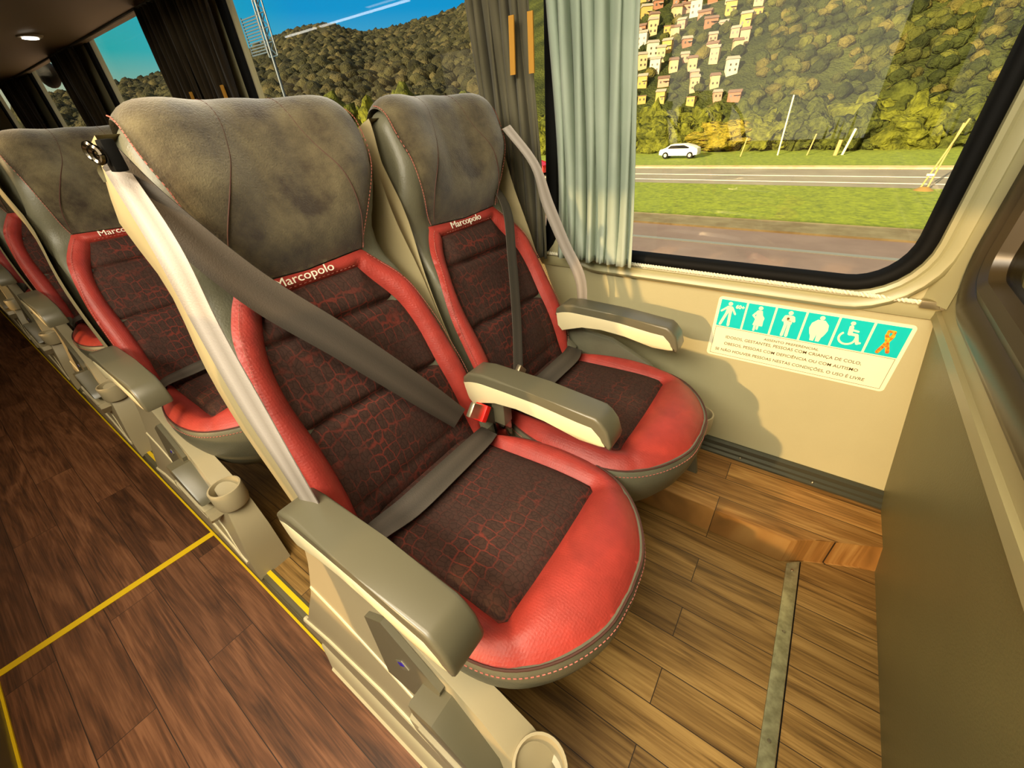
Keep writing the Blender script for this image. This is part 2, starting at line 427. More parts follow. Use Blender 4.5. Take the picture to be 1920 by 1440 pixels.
def rrect(x0, x1, z0, z1, r, n=8):
    out = []
    rs = r if isinstance(r, (list, tuple)) else [r]*4   # br, tr, tl, bl
    for (cx, cz, a0, q) in ((x1, z0, -90, rs[0]), (x1, z1, 0, rs[1]), (x0, z1, 90, rs[2]), (x0, z0, 180, rs[3])):
        sx = -1 if cx == x1 else 1; sz = 1 if cz == z0 else -1
        for k in range(n+1):
            a = R(a0+90*k/n); out.append((cx+sx*q+q*math.cos(a), cz+sz*q+q*math.sin(a)))
    return out
def plate(name, outer, holes, y0, y1, m, parent=None, axis='y', step=10):
    """flat plate with openings, real thickness"""
    loops = [list(outer)]+[list(h) for h in holes]; V = []; E = []
    for lp in loops:
        s = len(V); V += [Vector(p) for p in lp]; E += [(s+i, s+(i+1) % len(lp)) for i in range(len(lp))]
    co, ed, fa, _, _, _ = delaunay_2d_cdt(V, E, [], 0, 1e-6)
    co = np.array([tuple(c) for c in co]); fa = [list(f) for f in fa]; cen = np.array([co[f].mean(0) for f in fa])
    k = inside(outer, cen)
    for h in holes: k &= ~inside(h, cen)
    fa = [f for f, q in zip(fa, k) if q]; n = len(co)
    def P(p, a): return {'y': (p[0], a, p[1]), 'x': (a, p[0], p[1]), 'z': (p[0], p[1], a)}[axis]
    VV = [P(p, y0) for p in co]+[P(p, y1) for p in co]
    FF = [tuple(f) for f in fa]+[tuple(i+n for i in reversed(f)) for f in fa]
    cnt = {}
    for f in fa:
        for a, b in zip(f, f[1:]+f[:1]): cnt[(a, b)] = 1
    for (a, b) in cnt:
        if (b, a) not in cnt: FF.append((b, a, a+n, b+n))
    bm = bmesh.new(); vs = [bm.verts.new(v) for v in VV]
    for f in FF: bm.faces.new([vs[i] for i in f])
    return from_bm(name, bm, m, parent, sharp=30)
def sweep_ring(name, path, prof, y, m, parent=None, closed=True):
    """moulding around a window: path in (x,z), profile points (outward, towards the cabin)"""
    n = len(path); V = []; F = []; P = [np.array(p, float) for p in path]
    for i in range(n):
        a, b = P[i-1 if (closed or i) else 0], P[(i+1) % n if (closed or i < n-1) else i]
        t = (b-a)/np.linalg.norm(b-a); nn = np.array((t[1], -t[0]))
        for (o_, d_) in prof:
            q = P[i]+nn*o_; V.append((q[0], y-d_, q[1]))
    k = len(prof)
    for i in range(n if closed else n-1):
        for j in range(k-1):
            a = i*k+j; b = ((i+1) % n)*k+j; F.append((a, a+1, b+1, b))
    bm = bmesh.new(); vs = [bm.verts.new(v) for v in V]
    for f in F: bm.faces.new([vs[q] for q in f])
    return from_bm(name, bm, m, parent, sharp=50)
def text_mesh(name, s, size, m, parent, origin, ex, ez, extrude=.0004, align='CENTER', sx=1.0, spacing=1.0, bold=0):
    cu = bpy.data.curves.new('t', 'FONT'); cu.body = s; cu.size = size; cu.extrude = extrude; cu.align_x = align; cu.align_y = 'CENTER'
    cu.space_character = spacing; cu.resolution_u = 3; cu.offset = bold
    o = bpy.data.objects.new('t', cu); COL.objects.link(o)
    dg = bpy.context.evaluated_depsgraph_get(); dg.update()
    me = bpy.data.meshes.new_from_object(o.evaluated_get(dg)); bpy.data.objects.remove(o)
    ex, ez = Vector(ex).normalized(), Vector(ez).normalized(); n = ex.cross(ez); org = Vector(origin)
    for v in me.vertices: v.co = org+ex*v.co.x*sx+ez*v.co.y+n*v.co.z
    me.materials.clear(); me.materials.append(m); me.name = name
    ob = bpy.data.objects.new(name, me); COL.objects.link(ob); ob.parent = parent
    return ob
def copy_tree(o, parent=None):
    c = o.copy(); COL.objects.link(c); c.parent = parent
    for ch in list(o.children): copy_tree(ch, c)
    return c
def sstep(x, a, b):
    t = min(1, max(0, (x-a)/(b-a))); return t*t*(3-2*t)

# ------------------------------------------------------------------ the coach seat
TH = R(21); BU = Vector((-math.sin(TH), 0, math.cos(TH))); BN = Vector((math.cos(TH), 0, math.sin(TH)))
HINGE = Vector((0, 0, .45)); RT = .052
def nf(u, h):
    a = abs(u)
    n = .018*math.exp(-((h-.13)/.12)**2)
    n += .030*sstep(a, .10, .19)*(1-sstep(h, .36, .5))
    n += .024*sstep(h, .46, .54)
    n += (.034*sstep(a, .03, .13)-.012*sstep(a, .14, .20))*sstep(h, .49, .62)*(1-.25*sstep(h, .60, .70))
    n -= .02*sstep(a, .19, .235)
    return n
def T0(u): return .686+.009*math.exp(-(u/.075)**2)-.012*sstep(abs(u), .14, .21)
def LS(h): return -.004+.028*sstep(h, .48, .66)   # the back's centre line drifts a little
def S0(u, t):
    t0 = T0(u)
    if t <= t0: return Vector((0, u+LS(t), 0))+HINGE+BU*t+BN*nf(u, t)
    n0 = nf(u, t0); a = min((t-t0)/RT, math.pi)
    p = HINGE+Vector((0, u+LS(t), 0))+BN*(n0-RT+RT*math.cos(a))+BU*(t0+RT*math.sin(a))
    rest = (t-t0)-RT*math.pi
    if rest > 0: p -= BU*rest
    return p
def S(u, t, d):
    e = .003
    p = S0(u, t); n = (S0(u+e, t)-S0(u-e, t)).cross(S0(u, t+e)-S0(u, t-e)).normalized()
    if t < .6 and n.dot(BN) < 0: n = -n
    return p+n*d
def hw(h):
    """half width of the seat back body at height h"""
    return .212-.026*math.exp(-((h-.50)/.07)**2)-.012*sstep(h, .66, .75)-.012*(1-sstep(h, 0, .06))

def back_body(parent):
    V = []; F = []; NU = 22
    ts = list(np.linspace(.0, .66, 34))+list(np.linspace(.675, .66+.19, 16))
    rows = []
    for t in ts:
        w = hw(min(t, .74)); row = []
        for k in range(NU+1):
            q = -1+2*k/NU; q = math.copysign(1-(1-abs(q))**1.5, q); u = q*w
            d = -.010-.030*max(0, abs(q)-.80)**2/.04
            row.append(len(V)); V.append(S(u, t, d))
        rows.append(row)
    # back plane rows mirror
    brow = []
    for t in ts:
        h = min(t, .73); w = hw(h)*.97; row = []
        for k in range(NU+1):
            q = -1+2*k/NU; u = q*w
            row.append(len(V)); V.append(HINGE+Vector((0, u+LS(h), 0))+BU*min(h, .70)+BN*(-.075))
        brow.append(row)
    for A in (rows,):
        for a, b in zip(A, A[1:]):
            for k in range(NU): F.append((a[k], a[k+1], b[k+1], b[k]))
    for a, b in zip(brow, brow[1:]):
        for k in range(NU): F.append((a[k+1], a[k], b[k], b[k+1]))
    for i in range(len(ts)-1):
        F.append((rows[i][0], rows[i+1][0], brow[i+1][0], brow[i][0])); F.append((rows[i+1][-1], rows[i][-1], brow[i][-1], brow[i+1][-1]))
    for k in range(NU): F.append((rows[0][k+1], rows[0][k], brow[0][k], brow[0][k+1]))
    return mk('back_body', V, F, M_GREY_L, parent, sharp=60)

def back_shell(parent):
    """plastic shell: a shallow tray around the back of the seat"""
    V = []; F = []
    prof = [(-1.0, .012), (-1.015, -.02), (-1.0, -.075), (-.93, -.105), (-.5, -.118), (0, -.122), (.5, -.118), (.93, -.105), (1.0, -.075), (1.015, -.02), (1.0, .012)]
    hs = list(np.linspace(-.02, .62, 17))+[.65, .675, .695, .705]
    for i, h in enumerate(hs):
        w = .220-.014*math.exp(-((h-.52)/.10)**2)-.022*sstep(h, .60, .705); k = 1-.45*sstep(h, .60, .705)
        for (q, n) in prof: V.append(HINGE+Vector((0, q*w+.016*sstep(h, .22, .60), 0))+BU*h+BN*(n*k if n < 0 else n))
    m = len(prof)
    for i in range(len(hs)-1):
        for j in range(m-1): a = i*m+j; F.append((a, a+1, a+1+m, a+m))
    F.append(tuple(range(m))[::-1]); F.append(tuple(range(len(V)-m, len(V))))
    # thickness: close the open front with an inner wall
    return mk('back_shell', V, F, M_SHELL, parent, sharp=50)

HEAD = [(-.125, .478), (0, .472), (.125, .478), (.146, .54), (.170, .61), (.182, .67), (.180, .74), (.170, .82), (0, .83), (-.170, .82), (-.180, .74), (-.182, .67), (-.170, .61), (-.146, .54)]
BAND_O = [(.125, .476), (.150, .445), (.178, .395), (.200, .30), (.208, .20), (.208, .11), (.197, .03), (.180, -.025)]
BAND_I = [(.166, -.018), (.160, .03), (.155, .10), (.152, .20), (.152, .29), (.138, .365), (.098, .448)]
def cm2(pts, n=4): return [tuple(p) for p in catmull(pts, n)]

def make_seat(mirror, belt=True, full=True):
    """one coach seat; mirror=1: aisle seat (belt anchor on the aisle side), -1: window seat"""
    root = empty('coach_seat')
    back_shell(root); back_body(root)
    # headrest
    hp = [HEAD[0], HEAD[1]]+cm2(HEAD[2:8])+cm2(HEAD[9:]+[HEAD[0]])[:-1]
    hd = patch('headrest', hp, S, M_VEL, root, step=.010 if full else .016, puff=.016, w=.02)
    for s in (-1, 1):
        c = catmull([(s*.060, .80), (s*.058, .72), (s*.075, .66), (s*.105, .60), (s*.122, .54), (s*.122, .484)], 8)
        bm = bmesh.new(); bm_tube(bm, [S(a, b, .0112) for a, b in c], .0011, 5)
        from_bm('seam', bm, M_SEAM, hd)
    if full:
        e = cm2(HEAD[2:7], 6)
        for s in (-1, 1):
            dashes('edge_stitching', [S(s*a, b, .001) for a, b in e], M_THREAD, hd, gap=.007, ln=.0045)
    # red border
    out = cm2(BAND_O, 5); inn = cm2(BAND_I, 5)
    poly = out+inn+[(-a, b) for a, b in reversed(inn)]+[(-a, b) for a, b in reversed(out)]
    poly = poly+[(0, .470)]
    cr = [([(s*.125, .476), (s*.098, .448)], .006, .004) for s in (-1, 1)]
    bd = patch('red_border', poly, S, M_RED, root, step=.009 if full else .014, puff=.014, w=.010, creases=cr)
    if full:
        o2 = [(a-.006, b-.004) for a, b in out[1:-1]]
        for s in (-1, 1):
            dashes('border_stitching', [S(s*a, b, .0065) for a, b in o2], M_THREAD, bd, r=.0007)
        dashes('border_stitching', [S(a, .4515, .0065) for a in np.linspace(-.09, .09, 20)], M_THREAD, bd, r=.0007)
    p0 = S(-.014, .4635, .0105)
    if full:
        text_mesh('lettering', 'Marcopolo', .0215, M_WHITE, bd, p0+BN*.0008, (0, 1, 0), BU, sx=1.22, bold=.0, extrude=.0006)
    # patterned insert
    ip = inn+[(-a, b) for a, b in reversed(inn)]
    cr = [([(-.16, .376), (.16, .366)], .018, .006), ([(-.17, .222), (.17, .200)], .020, .006), ([(-.17, .05), (.17, .05)], .004, .012)]
    patch('backrest_insert', ip, S, M_INS, root, step=.0065 if full else .013, puff=.024, w=.022, creases=cr)
    # ---------------- cushion. coordinates (x forward from hinge, y)
    half = [(.02, .165), (.10, .205), (.20, .228), (.30, .228), (.38, .205), (.44, .150), (.478, .075), (.486, 0)]
    o1 = cm2(half, 5); outl = o1+[(a, -b) for a, b in reversed(o1[:-1])]
    def C(x, y, d):
        r2 = min(1, math.hypot((x-.16)/.33, y/.235))
        z = .456-.006*sstep(x, .30, .49)-.018*max(0, r2-.72)**1.2*3+.008*sstep(x, .0, .3)
        return Vector((x, y, z+d))
    rin = [(.0, .150), (.20, .158), (.325, .160), (.342, .150), (.346, 0)]
    i1 = [(.0, .150), (.10, .155), (.20, .158), (.30, .160), (.335, .160), (.345, .150), (.348, .08), (.349, 0)]
    inl = i1+[(a, -b) for a, b in reversed(i1[:-1])]
    ring = outl+list(reversed(inl))
    rg = patch('red_cushion_border', ring, C, M_RED, root, step=.010 if full else .017, puff=.030, w=.022,
               creases=[([(.345, s*.155), (.40, s*.185)], .004, .006) for s in (-1, 1)])
    patch('cushion_insert', inl, C, M_INS, root, step=.008 if full else .015, puff=.020, w=.016, creases=[([(.07, -.16), (.07, .16)], .010, .012)])
    # skirt and base under the cushion
    V = []; F = []; cen = np.array((.20, 0))
    levels = [(.450, .975), (.450, .992), (.446, 1.004), (.432, 1.014), (.41, 1.014), (.385, .995), (.368, .972), (.34, .94), (.30, .86), (.26, .74), (.235, .60), (.22, .50)]
    ol = [np.array(p) for p in outl]
    for z, s in levels:
        for p in ol:
            q = cen+(p-cen)*s
            if z < .37: q[0] = max(q[0], .02)
            V.append((q[0], q[1], z))
    m = len(ol)
    for i in range(len(levels)-1):
        for j in range(m-1): a = i*m+j; F.append((a, a+m, a+m+1, a+1))
        a = i*m; F.append((a+m-1, a+2*m-1, a+m, a))
    F.append(tuple(range((len(levels)-1)*m, len(levels)*m))[::-1]); F.append(tuple(range(m)))
    mk('cushion_skirt', V, F, M_GREY_L, root, sharp=40)
    sk = [(cen[0]+(p[0]-cen[0])*1.0155, (p[1])*1.0155, .436) for p in ol]
    if full:
        dashes('cushion_stitching', sk, M_THREAD, root, gap=.0075, ln=.0048, r=.0010)
        bm = bmesh.new(); bm_tube(bm, [(cen[0]+(p[0]-cen[0])*.998, p[1]*.998, .4505) for p in ol], .0022, 6)
        from_bm('piping', bm, M_SEAM, root)
    # shroud between cushion and back
    prism('hinge_cover', [(-.07, .36), (.03, .36), (.045, .42), (.01, .445), (-.03, .45), (-.09, .44)], 'y', -.17, .17, M_INS, root, bev=.012)
    for s in (-1, 1):
        prism('recliner_knuckle', [(-.075, .40), (.015, .39), (.06, .43), (.055, .475), (.02, .505), (-.05, .52), (-.085, .48)], 'y', s*.176 if s > 0 else -.205, .205 if s > 0 else -.176, M_GREY_L, root, bev=.008)
    if belt:
        m = -mirror   # side of the belt anchor: -1 = towards the aisle
        def B(x, y, z): return Vector((x, y*(-m), z))
        gx = 0 if mirror > 0 else -.085; gz = 0 if mirror > 0 else -.13
        g = empty('seat_belt', (0, 0, 0), root)
        r1 = [(-.168, -.196, 1.075), (-.091, -.208, .987), (-.058, -.218, .890), (-.010, -.228, .783), (.045, -.236, .668), (.05, -.230, .50)]
        w1 = [(.010, .022, .004), (.020, .024, .006)]+[(.034, .018, .006)]*2+[(.038, .010, .006)]*2
        if mirror < 0:
            w1 = [(.016, -.015, .008)]*2+[(.022, -.020, .011)]*4
        ribbon('retractor_strap', [B(*p) for p in r1], [B(*p) for p in w1], M_BELTP, g, n=6)
        r2 = [(-.169, -.196, 1.088), (-.144, -.180, 1.019), (-.100, -.127, .905), (-.046, -.050, .792), (.007, .040, .655), (.035, .112, .545)]
        w2 = [(.018, .020, .020), (.024, .028, .036), (.022, .032, .046), (.020, .034, .048), (.018, .034, .044), (.014, .030, .038)]
        if mirror < 0:
            r1 = [(-.235, -.18, .91), (-.185, -.205, .880), (-.107, -.215, .771), (-.034, -.216, .650), (.05, -.218, .500), (.07, -.2, .44)]
            r2 = [(-.225, -.17, .96), (-.130, -.121, .893), (-.08, -.064, .784), (-.02, .015, .642), (.04, .105, .55)]
        if mirror < 0: w2 = [(.0, .040, .012)]*5
        ribbon('shoulder_strap', [B(*p) for p in r2], [B(*p) for p in w2], M_BELT, g, n=8)
        r3 = [(.065, .172, .478), (.080, .12, .494), (.086, 0, .500), (.084, -.10, .498), (.06, -.18, .480), (.05, -.20, .42)]
        w3 = [(.046, .0, -.004), (.050, 0, -.008), (.052, 0, -.010), (.052, 0, -.010), (.046, 0, -.004), (.04, .0, .0)]
        ribbon('lap_strap', [B(*p) for p in r3], [B(*p) for p in w3], M_BELT, g, n=6)
        bm = bmesh.new()
        for k in range(2):
            c = B(-.136-.016*k+gx, -.214, 1.092+.004*k+gz)
            bm_tube(bm, [c+Vector((math.cos(a)*.006, math.cos(a)*.003, math.sin(a)*.008)) for a in np.linspace(0, 2*math.pi, 17)], .003, 6, cap=False)
        from_bm('belt_guide', bm, M_CHROME, g)
        box('guide_recess', B(-.140+gx, -.200, 1.090+gz), (.022, .014, .034), M_BLACK, g, bev=.004)
        # tongue and buckle
        q = Matrix.Rotation(R(-38)*(-m), 3, 'X') @ Matrix.Rotation(R(35), 3, 'Y')
        tg = box('belt_tongue', B(.064, .140, .558), (.012, .052, .034), M_METAL, g, bev=.004, rot=Matrix.Rotation(R(-42)*(-m), 3, 'X'))
        bk = box('buckle', B(.058, .182, .520), (.030, .062, .036), M_GPD, g, bev=.006, rot=Matrix.Rotation(R(-42)*(-m), 3, 'X'))
        box('buckle_button', B(.060, .158, .541), (.033, .018, .039), M_BUCK, bk, bev=.003, rot=Matrix.Rotation(R(-42)*(-m), 3, 'X'))
        ribbon('buckle_strap', [B(.055, .200, .505), B(.05, .215, .46), B(.045, .215, .40)], [B(.035, 0, .004)]*3, M_BELT, g, n=4)
    return root

CAPP = [(.000, .590), (.004, .612), (.022, .628), (.06, .634), (.20, .630), (.33, .622), (.342, .614), (.356, .598), (.366, .568), (.364, .556), (.354, .558), (.340, .584), (.325, .596), (.20, .604), (.06, .608), (.03, .600)]
BODP = [(.004, .600), (.03, .606), (.06, .612), (.20, .608), (.325, .600), (.345, .582), (.355, .562), (.342, .558), (.30, .558), (.22, .572), (.15, .580), (.09, .574), (.05, .556), (.025, .545), (.010, .560)]
def make_armrest(parent, y, post=False):
    """armrest with a grey cap over a cream body, x from the hinge"""
    a = empty('armrest', (0, 0, 0), parent)
    prism('armrest_cap', [(x, z) for x, z in CAPP], 'y', y-.030, y+.030, M_GPL, a, bev=.010, seg=3, sharp=60)
    prism('armrest_body', BODP, 'y', y-.0305, y+.0305, M_CREAM, a, bev=.004, sharp=50)
    if post:
        box('armrest_bracket', (.085, y, .535), (.036, .030, .075), M_GPL, a, bev=.004)
        box('armrest_pivot', (.085, y+.002, .468), (.032, .028, .065), M_CHROME, a, bev=.010)
    return a

def cup_holder(parent, x, y, z, r=.041, h=.062):
    bm = bmesh.new(); n = 28
    prof = [(r*.80, 0), (r*.93, 0), (r, .012), (r, h-.002), (r-.001, h), (r-.005, h), (r-.006, h-.004), (r-.007, .008), (r*.62, .006)]
    rings = [[bm.verts.new((x+q*math.cos(2*math.pi*k/n), y+q*math.sin(2*math.pi*k/n), z-h+zz)) for k in range(n)] for q, zz in prof]
    for a, b in zip(rings, rings[1:]):
        for k in range(n): bm.faces.new((a[k], a[(k+1) % n], b[(k+1) % n], b[k]))
    o = from_bm('cup_holder', bm, M_PANEL, parent, sharp=40)
    for k in range(3):   # spokes across the open bottom
        a = math.pi*k/3+.5
        bm = bmesh.new(); bm_box(bm, (x, y, z-h+.004), (2*r*.84, .008, .005), 0, Matrix.Rotation(a, 3, 'Z')); from_bm('spoke', bm, M_GPD, o)
    return o

def make_side(parent):
    """aisle side panel with socket, levers and cup holder; seat-local, y negative = aisle"""
    def flare(v): # the panel leans out towards the aisle at its foot
        return (v.x, v.y-.058*(1-sstep(v.z, 0, .48)) if v.y < -.22 else v.y, v.z)
    poly = [(-.25, .0), (-.235, .05), (-.19, .10), (-.13, .24), (-.10, .36), (-.085, .46), (-.06, .50), (-.01, .535), (.045, .545), (.055, .50), (.10, .455), (.17, .42), (.26, .385), (.36, .345), (.42, .31), (.47, .25), (.50, .16), (.51, 0)]
    # subdivide the outer face so that the flare is a smooth curve
    bm = bmesh.new(); P = densify(poly, .03)
    co, fa = triangulate(poly, .03)
    n = len(co)
    vs0 = [bm.verts.new(flare(Vector((x, -.240, z)))) for x, z in co]; vs1 = [bm.verts.new((x, -.205, z)) for x, z in co]
    ed = {}
    for f in fa:
        bm.faces.new([vs0[i] for i in f]); bm.faces.new([vs1[i] for i in reversed(f)])
        for a, b in zip(f, f[1:]+f[:1]): ed[(a, b)] = 1
    for (a, b) in ed:
        if (b, a) not in ed: bm.faces.new((vs0[b], vs0[a], vs1[a], vs1[b]))
    p = from_bm('side_panel', bm, M_PANEL, parent, sharp=40)
    def fy(z): return -.240-.058*(1-sstep(z, 0, .48))
    # raised foot rail
    def onp(x, z, d=0): return Vector((x, fy(z)-d, z))
    bm = bmesh.new()
    bm_tube(bm, [onp(x, z, -.002) for x, z in [(-.215, .075), (-.10, .10), (.1, .115), (.3, .10), (.48, .06)]], .007, 8)
    bm_tube(bm, [onp(x, z, -.002) for x, z in [(-.12, .27), (-.02, .26), (.12, .235), (.28, .20), (.40, .14), (.46, .05)]], .005, 8)
    from_bm('panel_rib', bm, M_CREAM, p)
    # inclined frame on the panel face
    slope = math.atan2(.075*1.4, .48)
    def facing(x, z, sx, sz, t, name, m, par, ang=0, bev=.006, d=0):
        rot = Matrix.Rotation(-slope*.9, 3, 'X') @ Matrix.Rotation(ang, 3, 'Y')
        return box(name, onp(x, z, t/2-.002+d), (sx, t, sz), m, par, bev=bev, rot=rot)
    def fprism(poly, d0, d1, name, m, par, bev=.003):
        return prism(name, poly, 'y', 0, 1, m, par, bev=bev, f=lambda v: onp(v.x, v.z, d0+(d1-d0)*v.y))
    u = fprism([(.105, .385), (.155, .415), (.285, .355), (.275, .275), (.150, .265)], 0, .012, 'socket_panel', M_GPL, p, bev=.2)
    fprism([(.180, .335), (.196, .348), (.214, .340), (.198, .326)], .010, .0135, 'usb_socket', mat('socket_metal', '8a8470', .4, metal=.5), u, bev=.1)
    fprism([(.1865, .3365), (.198, .3455), (.2045, .342), (.193, .333)], .0125, .0142, 'usb_tongue', mat('usb_blue', '2a1a9a', .4), u, bev=.1)
    lv = prism('recline_lever', [(.245, .335), (.30, .345), (.395, .285), (.405, .262), (.385, .255), (.27, .285), (.245, .305)], 'y', -.300, -.232, M_GPL, p, bev=.007)
    lw = prism('legrest_lever', [(.235, .275), (.26, .280), (.38, .225), (.43, .245), (.435, .225), (.40, .190), (.30, .205), (.24, .235)], 'y', -.305, -.235, M_PANEL, p, bev=.008)
    c = cup_holder(parent, .455, -.240, .318)
    box('cup_bracket', (.39, -.238, .285), (.06, .02, .05), M_PANEL, c, bev=.004)
    return p

ROW = 1.0
YA, YB = .375, .820
def place_seats():
    A = make_seat(1); make_armrest(A, -.243); make_side(A)
    A.location = (-.56, YA, 0)
    tag(A, 'front aisle seat, the nearest, with pale strap, outer armrest and side panel with socket', 'seat')
    B = make_seat(-1); B.location = (-.56, YB, 0)
    make_armrest(B, -.243, post=True); make_armrest(B, .185)
    for o in B.children:
        pass
    sp = prism('side_panel', [(-.20, .12), (-.10, .36), (-.05, .50), (.05, .53), (.16, .52), (.28, .47), (.34, .40), (.44, .30), (.48, .12)], 'y', .212, .232, M_GREY_L, B, bev=.005)
    c = cup_holder(B, .44, .262, .318); box('cup_bracket', (.39, .245, .285), (.06, .03, .05), M_PANEL, c, bev=.004)
    tag(B, 'front window seat beside the wall, below the blue-green curtain and the sticker', 'seat')
    labels_a = ['second aisle seat, directly behind the nearest one, red cushion corner showing past pale strap',
                'third aisle seat from the front, dim, its red border and shell edge in view',
                'fourth aisle seat at the left edge, mostly hidden behind the third',
                'fifth aisle seat far down the coach at the left edge']
    for k in range(4):
        c = copy_tree(A); c.location.x = -.56-ROW*(k+1); c['label'] = labels_a[k]
        for ch in c.children_recursive:
            if ch.name.split('.')[0] in ('retractor_strap', 'shoulder_strap', 'belt_tongue'): bpy.data.objects.remove(ch)
    labels_b = ['second row window seat hidden behind the front seats', 'third row window seat deep in the coach']
    for k in range(2):
        c = copy_tree(B); c.location.x = -.56-ROW*(k+1); c['label'] = labels_b[k]
    opp = ['opposite side front aisle seat across the aisle', 'opposite side second aisle seat across the aisle', 'opposite side third aisle seat across the aisle', 'opposite side fourth aisle seat across the aisle']
    for k in range(4):
        for src, y, w in ((A, -.78, 'aisle'), (B, -1.225, 'window')):
            c = copy_tree(src); c.location = (-.56-ROW*k, y, 0); c.scale = (1, -1, 1)
            c['label'] = opp[k].replace('aisle seat', w+' seat')
            for ch in c.children_recursive:
                if ch.name.startswith('lettering'): bpy.data.objects.remove(ch)
    return A, B
SEAT_A, SEAT_B = place_seats()

# ------------------------------------------------------------------ floor and platform
M_PL1 = planks('aisle_planks', '4b2e1a', '74492c', '966442', .125, 1.05)
M_PL2 = planks('platform_planks', '634820', '94703a', 'b48e50', .083, .9)
WY = 1.21; AZ = -.12
def struct(o, kind='structure'):
    o['kind'] = kind; return o
struct(prism('floor', [(-9, -.50), (.42, -.50), (.42, .092), (-9, .092)], 'z', AZ-.05, AZ, M_PL1))
struct(prism('floor', [(-9, .092), (.42, .092), (.42, 1.25), (-9, 1.25)], 'z', AZ+.001, 0, M_PL2)).name = 'floor_platform'
struct(prism('floor', [(-9, -1.66), (.42, -1.66), (.42, -.495), (-9, -.495)], 'z', AZ+.001, 0, M_PL2)).name = 'floor_opposite'
struct(prism('trim_1', [(-9, .925), (.19, .938), (.245, .975), (.37, 1.036), (.41, 1.040), (.41, 1.25), (-9, 1.25)], 'z', .0005, .10, planks('ledge_planks', '7a5526', 'a9783c', 'c79a58', .083, .7), bev=.006))
# platform nosing with its yellow insert
n = empty('step_nosing'); tag(n, 'ribbed metal step nosing with yellow insert along the aisle edge beside the seats', 'edge strip')
bm = bmesh.new(); bm_box(bm, (-4.3, .1005, .002), (9.4, .030, .006), .001); bm_box(bm, (-4.3, .0865, -.055), (9.4, .006, .118))
for k in range(5): bm_box(bm, (-4.3, .083, -.012-.020*k), (9.4, .004, .006))
from_bm('profile', bm, mat('nosing_metal', '6b6347', .35, metal=.4), n)
M_YEL = mat('yellow_plastic', 'f0c808', .45)
box('yellow_insert', (-4.86, .1025, .006), (8.28, .012, .004), M_YEL, n)
box('yellow_foot_line', (-4.86, .0785, AZ+.0035), (8.28, .006, .005), M_YEL, n)
kp = prism('kick_plate', [(.112, .0065), (.078, .0065), (.072, -.004), (.066, AZ+.006), (.060, AZ+.001), (.082, AZ+.001)], 'x', -.735, .40, M_CREAM, bev=.002)
tag(kp, 'cream kick plate covering the step edge under the nearest side panel', 'kick plate')
n2 = empty('step_nosing'); tag(n2, 'yellow edged step nosing across the aisle at the lower left corner', 'edge strip')
box('profile', (-4.3, -.492, -.055), (9.4, .010, .118), MATS['nosing_metal'], n2); box('yellow_insert', (-4.3, -.505, .004), (9.4, .012, .004), M_YEL, n2)
box('yellow_foot_line', (-4.3, -.4845, AZ+.0035), (9.4, .006, .005), M_YEL, n2)
t = prism('aisle_tape', [(-1.520, -.482), (-1.545, -.482), (-1.519, .080), (-1.494, .080)], 'z', AZ+.0006, AZ+.0022, M_YEL)
tag(t, 'yellow tape stripe running across the brown aisle floor', 'tape')
st = empty('floor_strip'); tag(st, 'flat worn metal strip screwed to the footwell floor before the partition', 'metal strip')
prism('bar', [(.205, -.2), (.235, -.2), (.2355, .965), (.2065, .942)], 'z', .0005, .005, mat('worn_aluminium', 'b0aa80', .38, metal=.55, col2='8a8560', vscale=40), st, bev=.0008)
for y in (.925, .735, .485, .24): 
    bm = bmesh.new(); bmesh.ops.create_cone(bm, cap_ends=True, segments=14, radius1=.0045, radius2=.003, depth=.003, matrix=Matrix.Translation((.221, y, .006))); from_bm('screw', bm, M_METAL, st)
prism('hatch_edge', [(.237, -.2), (.2395, -.2), (.2395, .968), (.237, .966)], 'z', .0003, .0012, M_BLACK, st)

# ------------------------------------------------------------------ window wall
WINS = [(-.60, .213, .716), (-2.30, -.715, .70), (-4.13, -2.87, .70), (-5.84, -4.83, .70), (-7.7, -6.76, .70)]
holes = [rrect(x0, x1, z0, 1.72, [.11, .05, .05, .07]) for x0, x1, z0 in WINS]
holes = [rrect(x0-.0, x1+.0, z0, 1.72, [.11, .05, .05, .09]) for x0, x1, z0 in WINS]
struct(plate('wall_left', [(-9, -.15), (.62, -.15), (.62, 1.76), (-9, 1.76)], holes, WY, WY+.045, M_WALL))
M_GLASS = glass_mat('window_glass', (.96, .97, .93), 1.0)
for i, (x0, x1, z0) in enumerate(WINS):
    w = empty('window_%d' % (i+1)); struct(w)
    outer = rrect(x0, x1, z0, 1.72, [.11, .05, .05, .09])
    sweep_ring('rubber_gasket', outer, [(-.006, -.012), (-.006, .006), (.004, .014), (.034, .013), (.040, .003), (.040, 0)] if i else [(-.012, -.030), (-.010, .000), (-.002, .008), (.012, .008), (.018, .002), (.018, 0)], WY, M_BLACK, w)
    if i == 0:
        big = rrect(x0-.02, x1+.020, z0-.018, 1.73, [.125, .05, .05, .09])
        sweep_ring('frame_moulding', big, [(-.004, 0), (-.002, .014), (.006, .018), (.012, .014), (.016, .022), (.030, .026), (.040, .018), (.044, 0)], WY, M_FRAME, w)
    box('window_glass', ((x0+x1)/2, WY+.030, (z0+1.72)/2), (x1-x0+.02, .004, 1.72-z0+.02), M_GLASS, w)
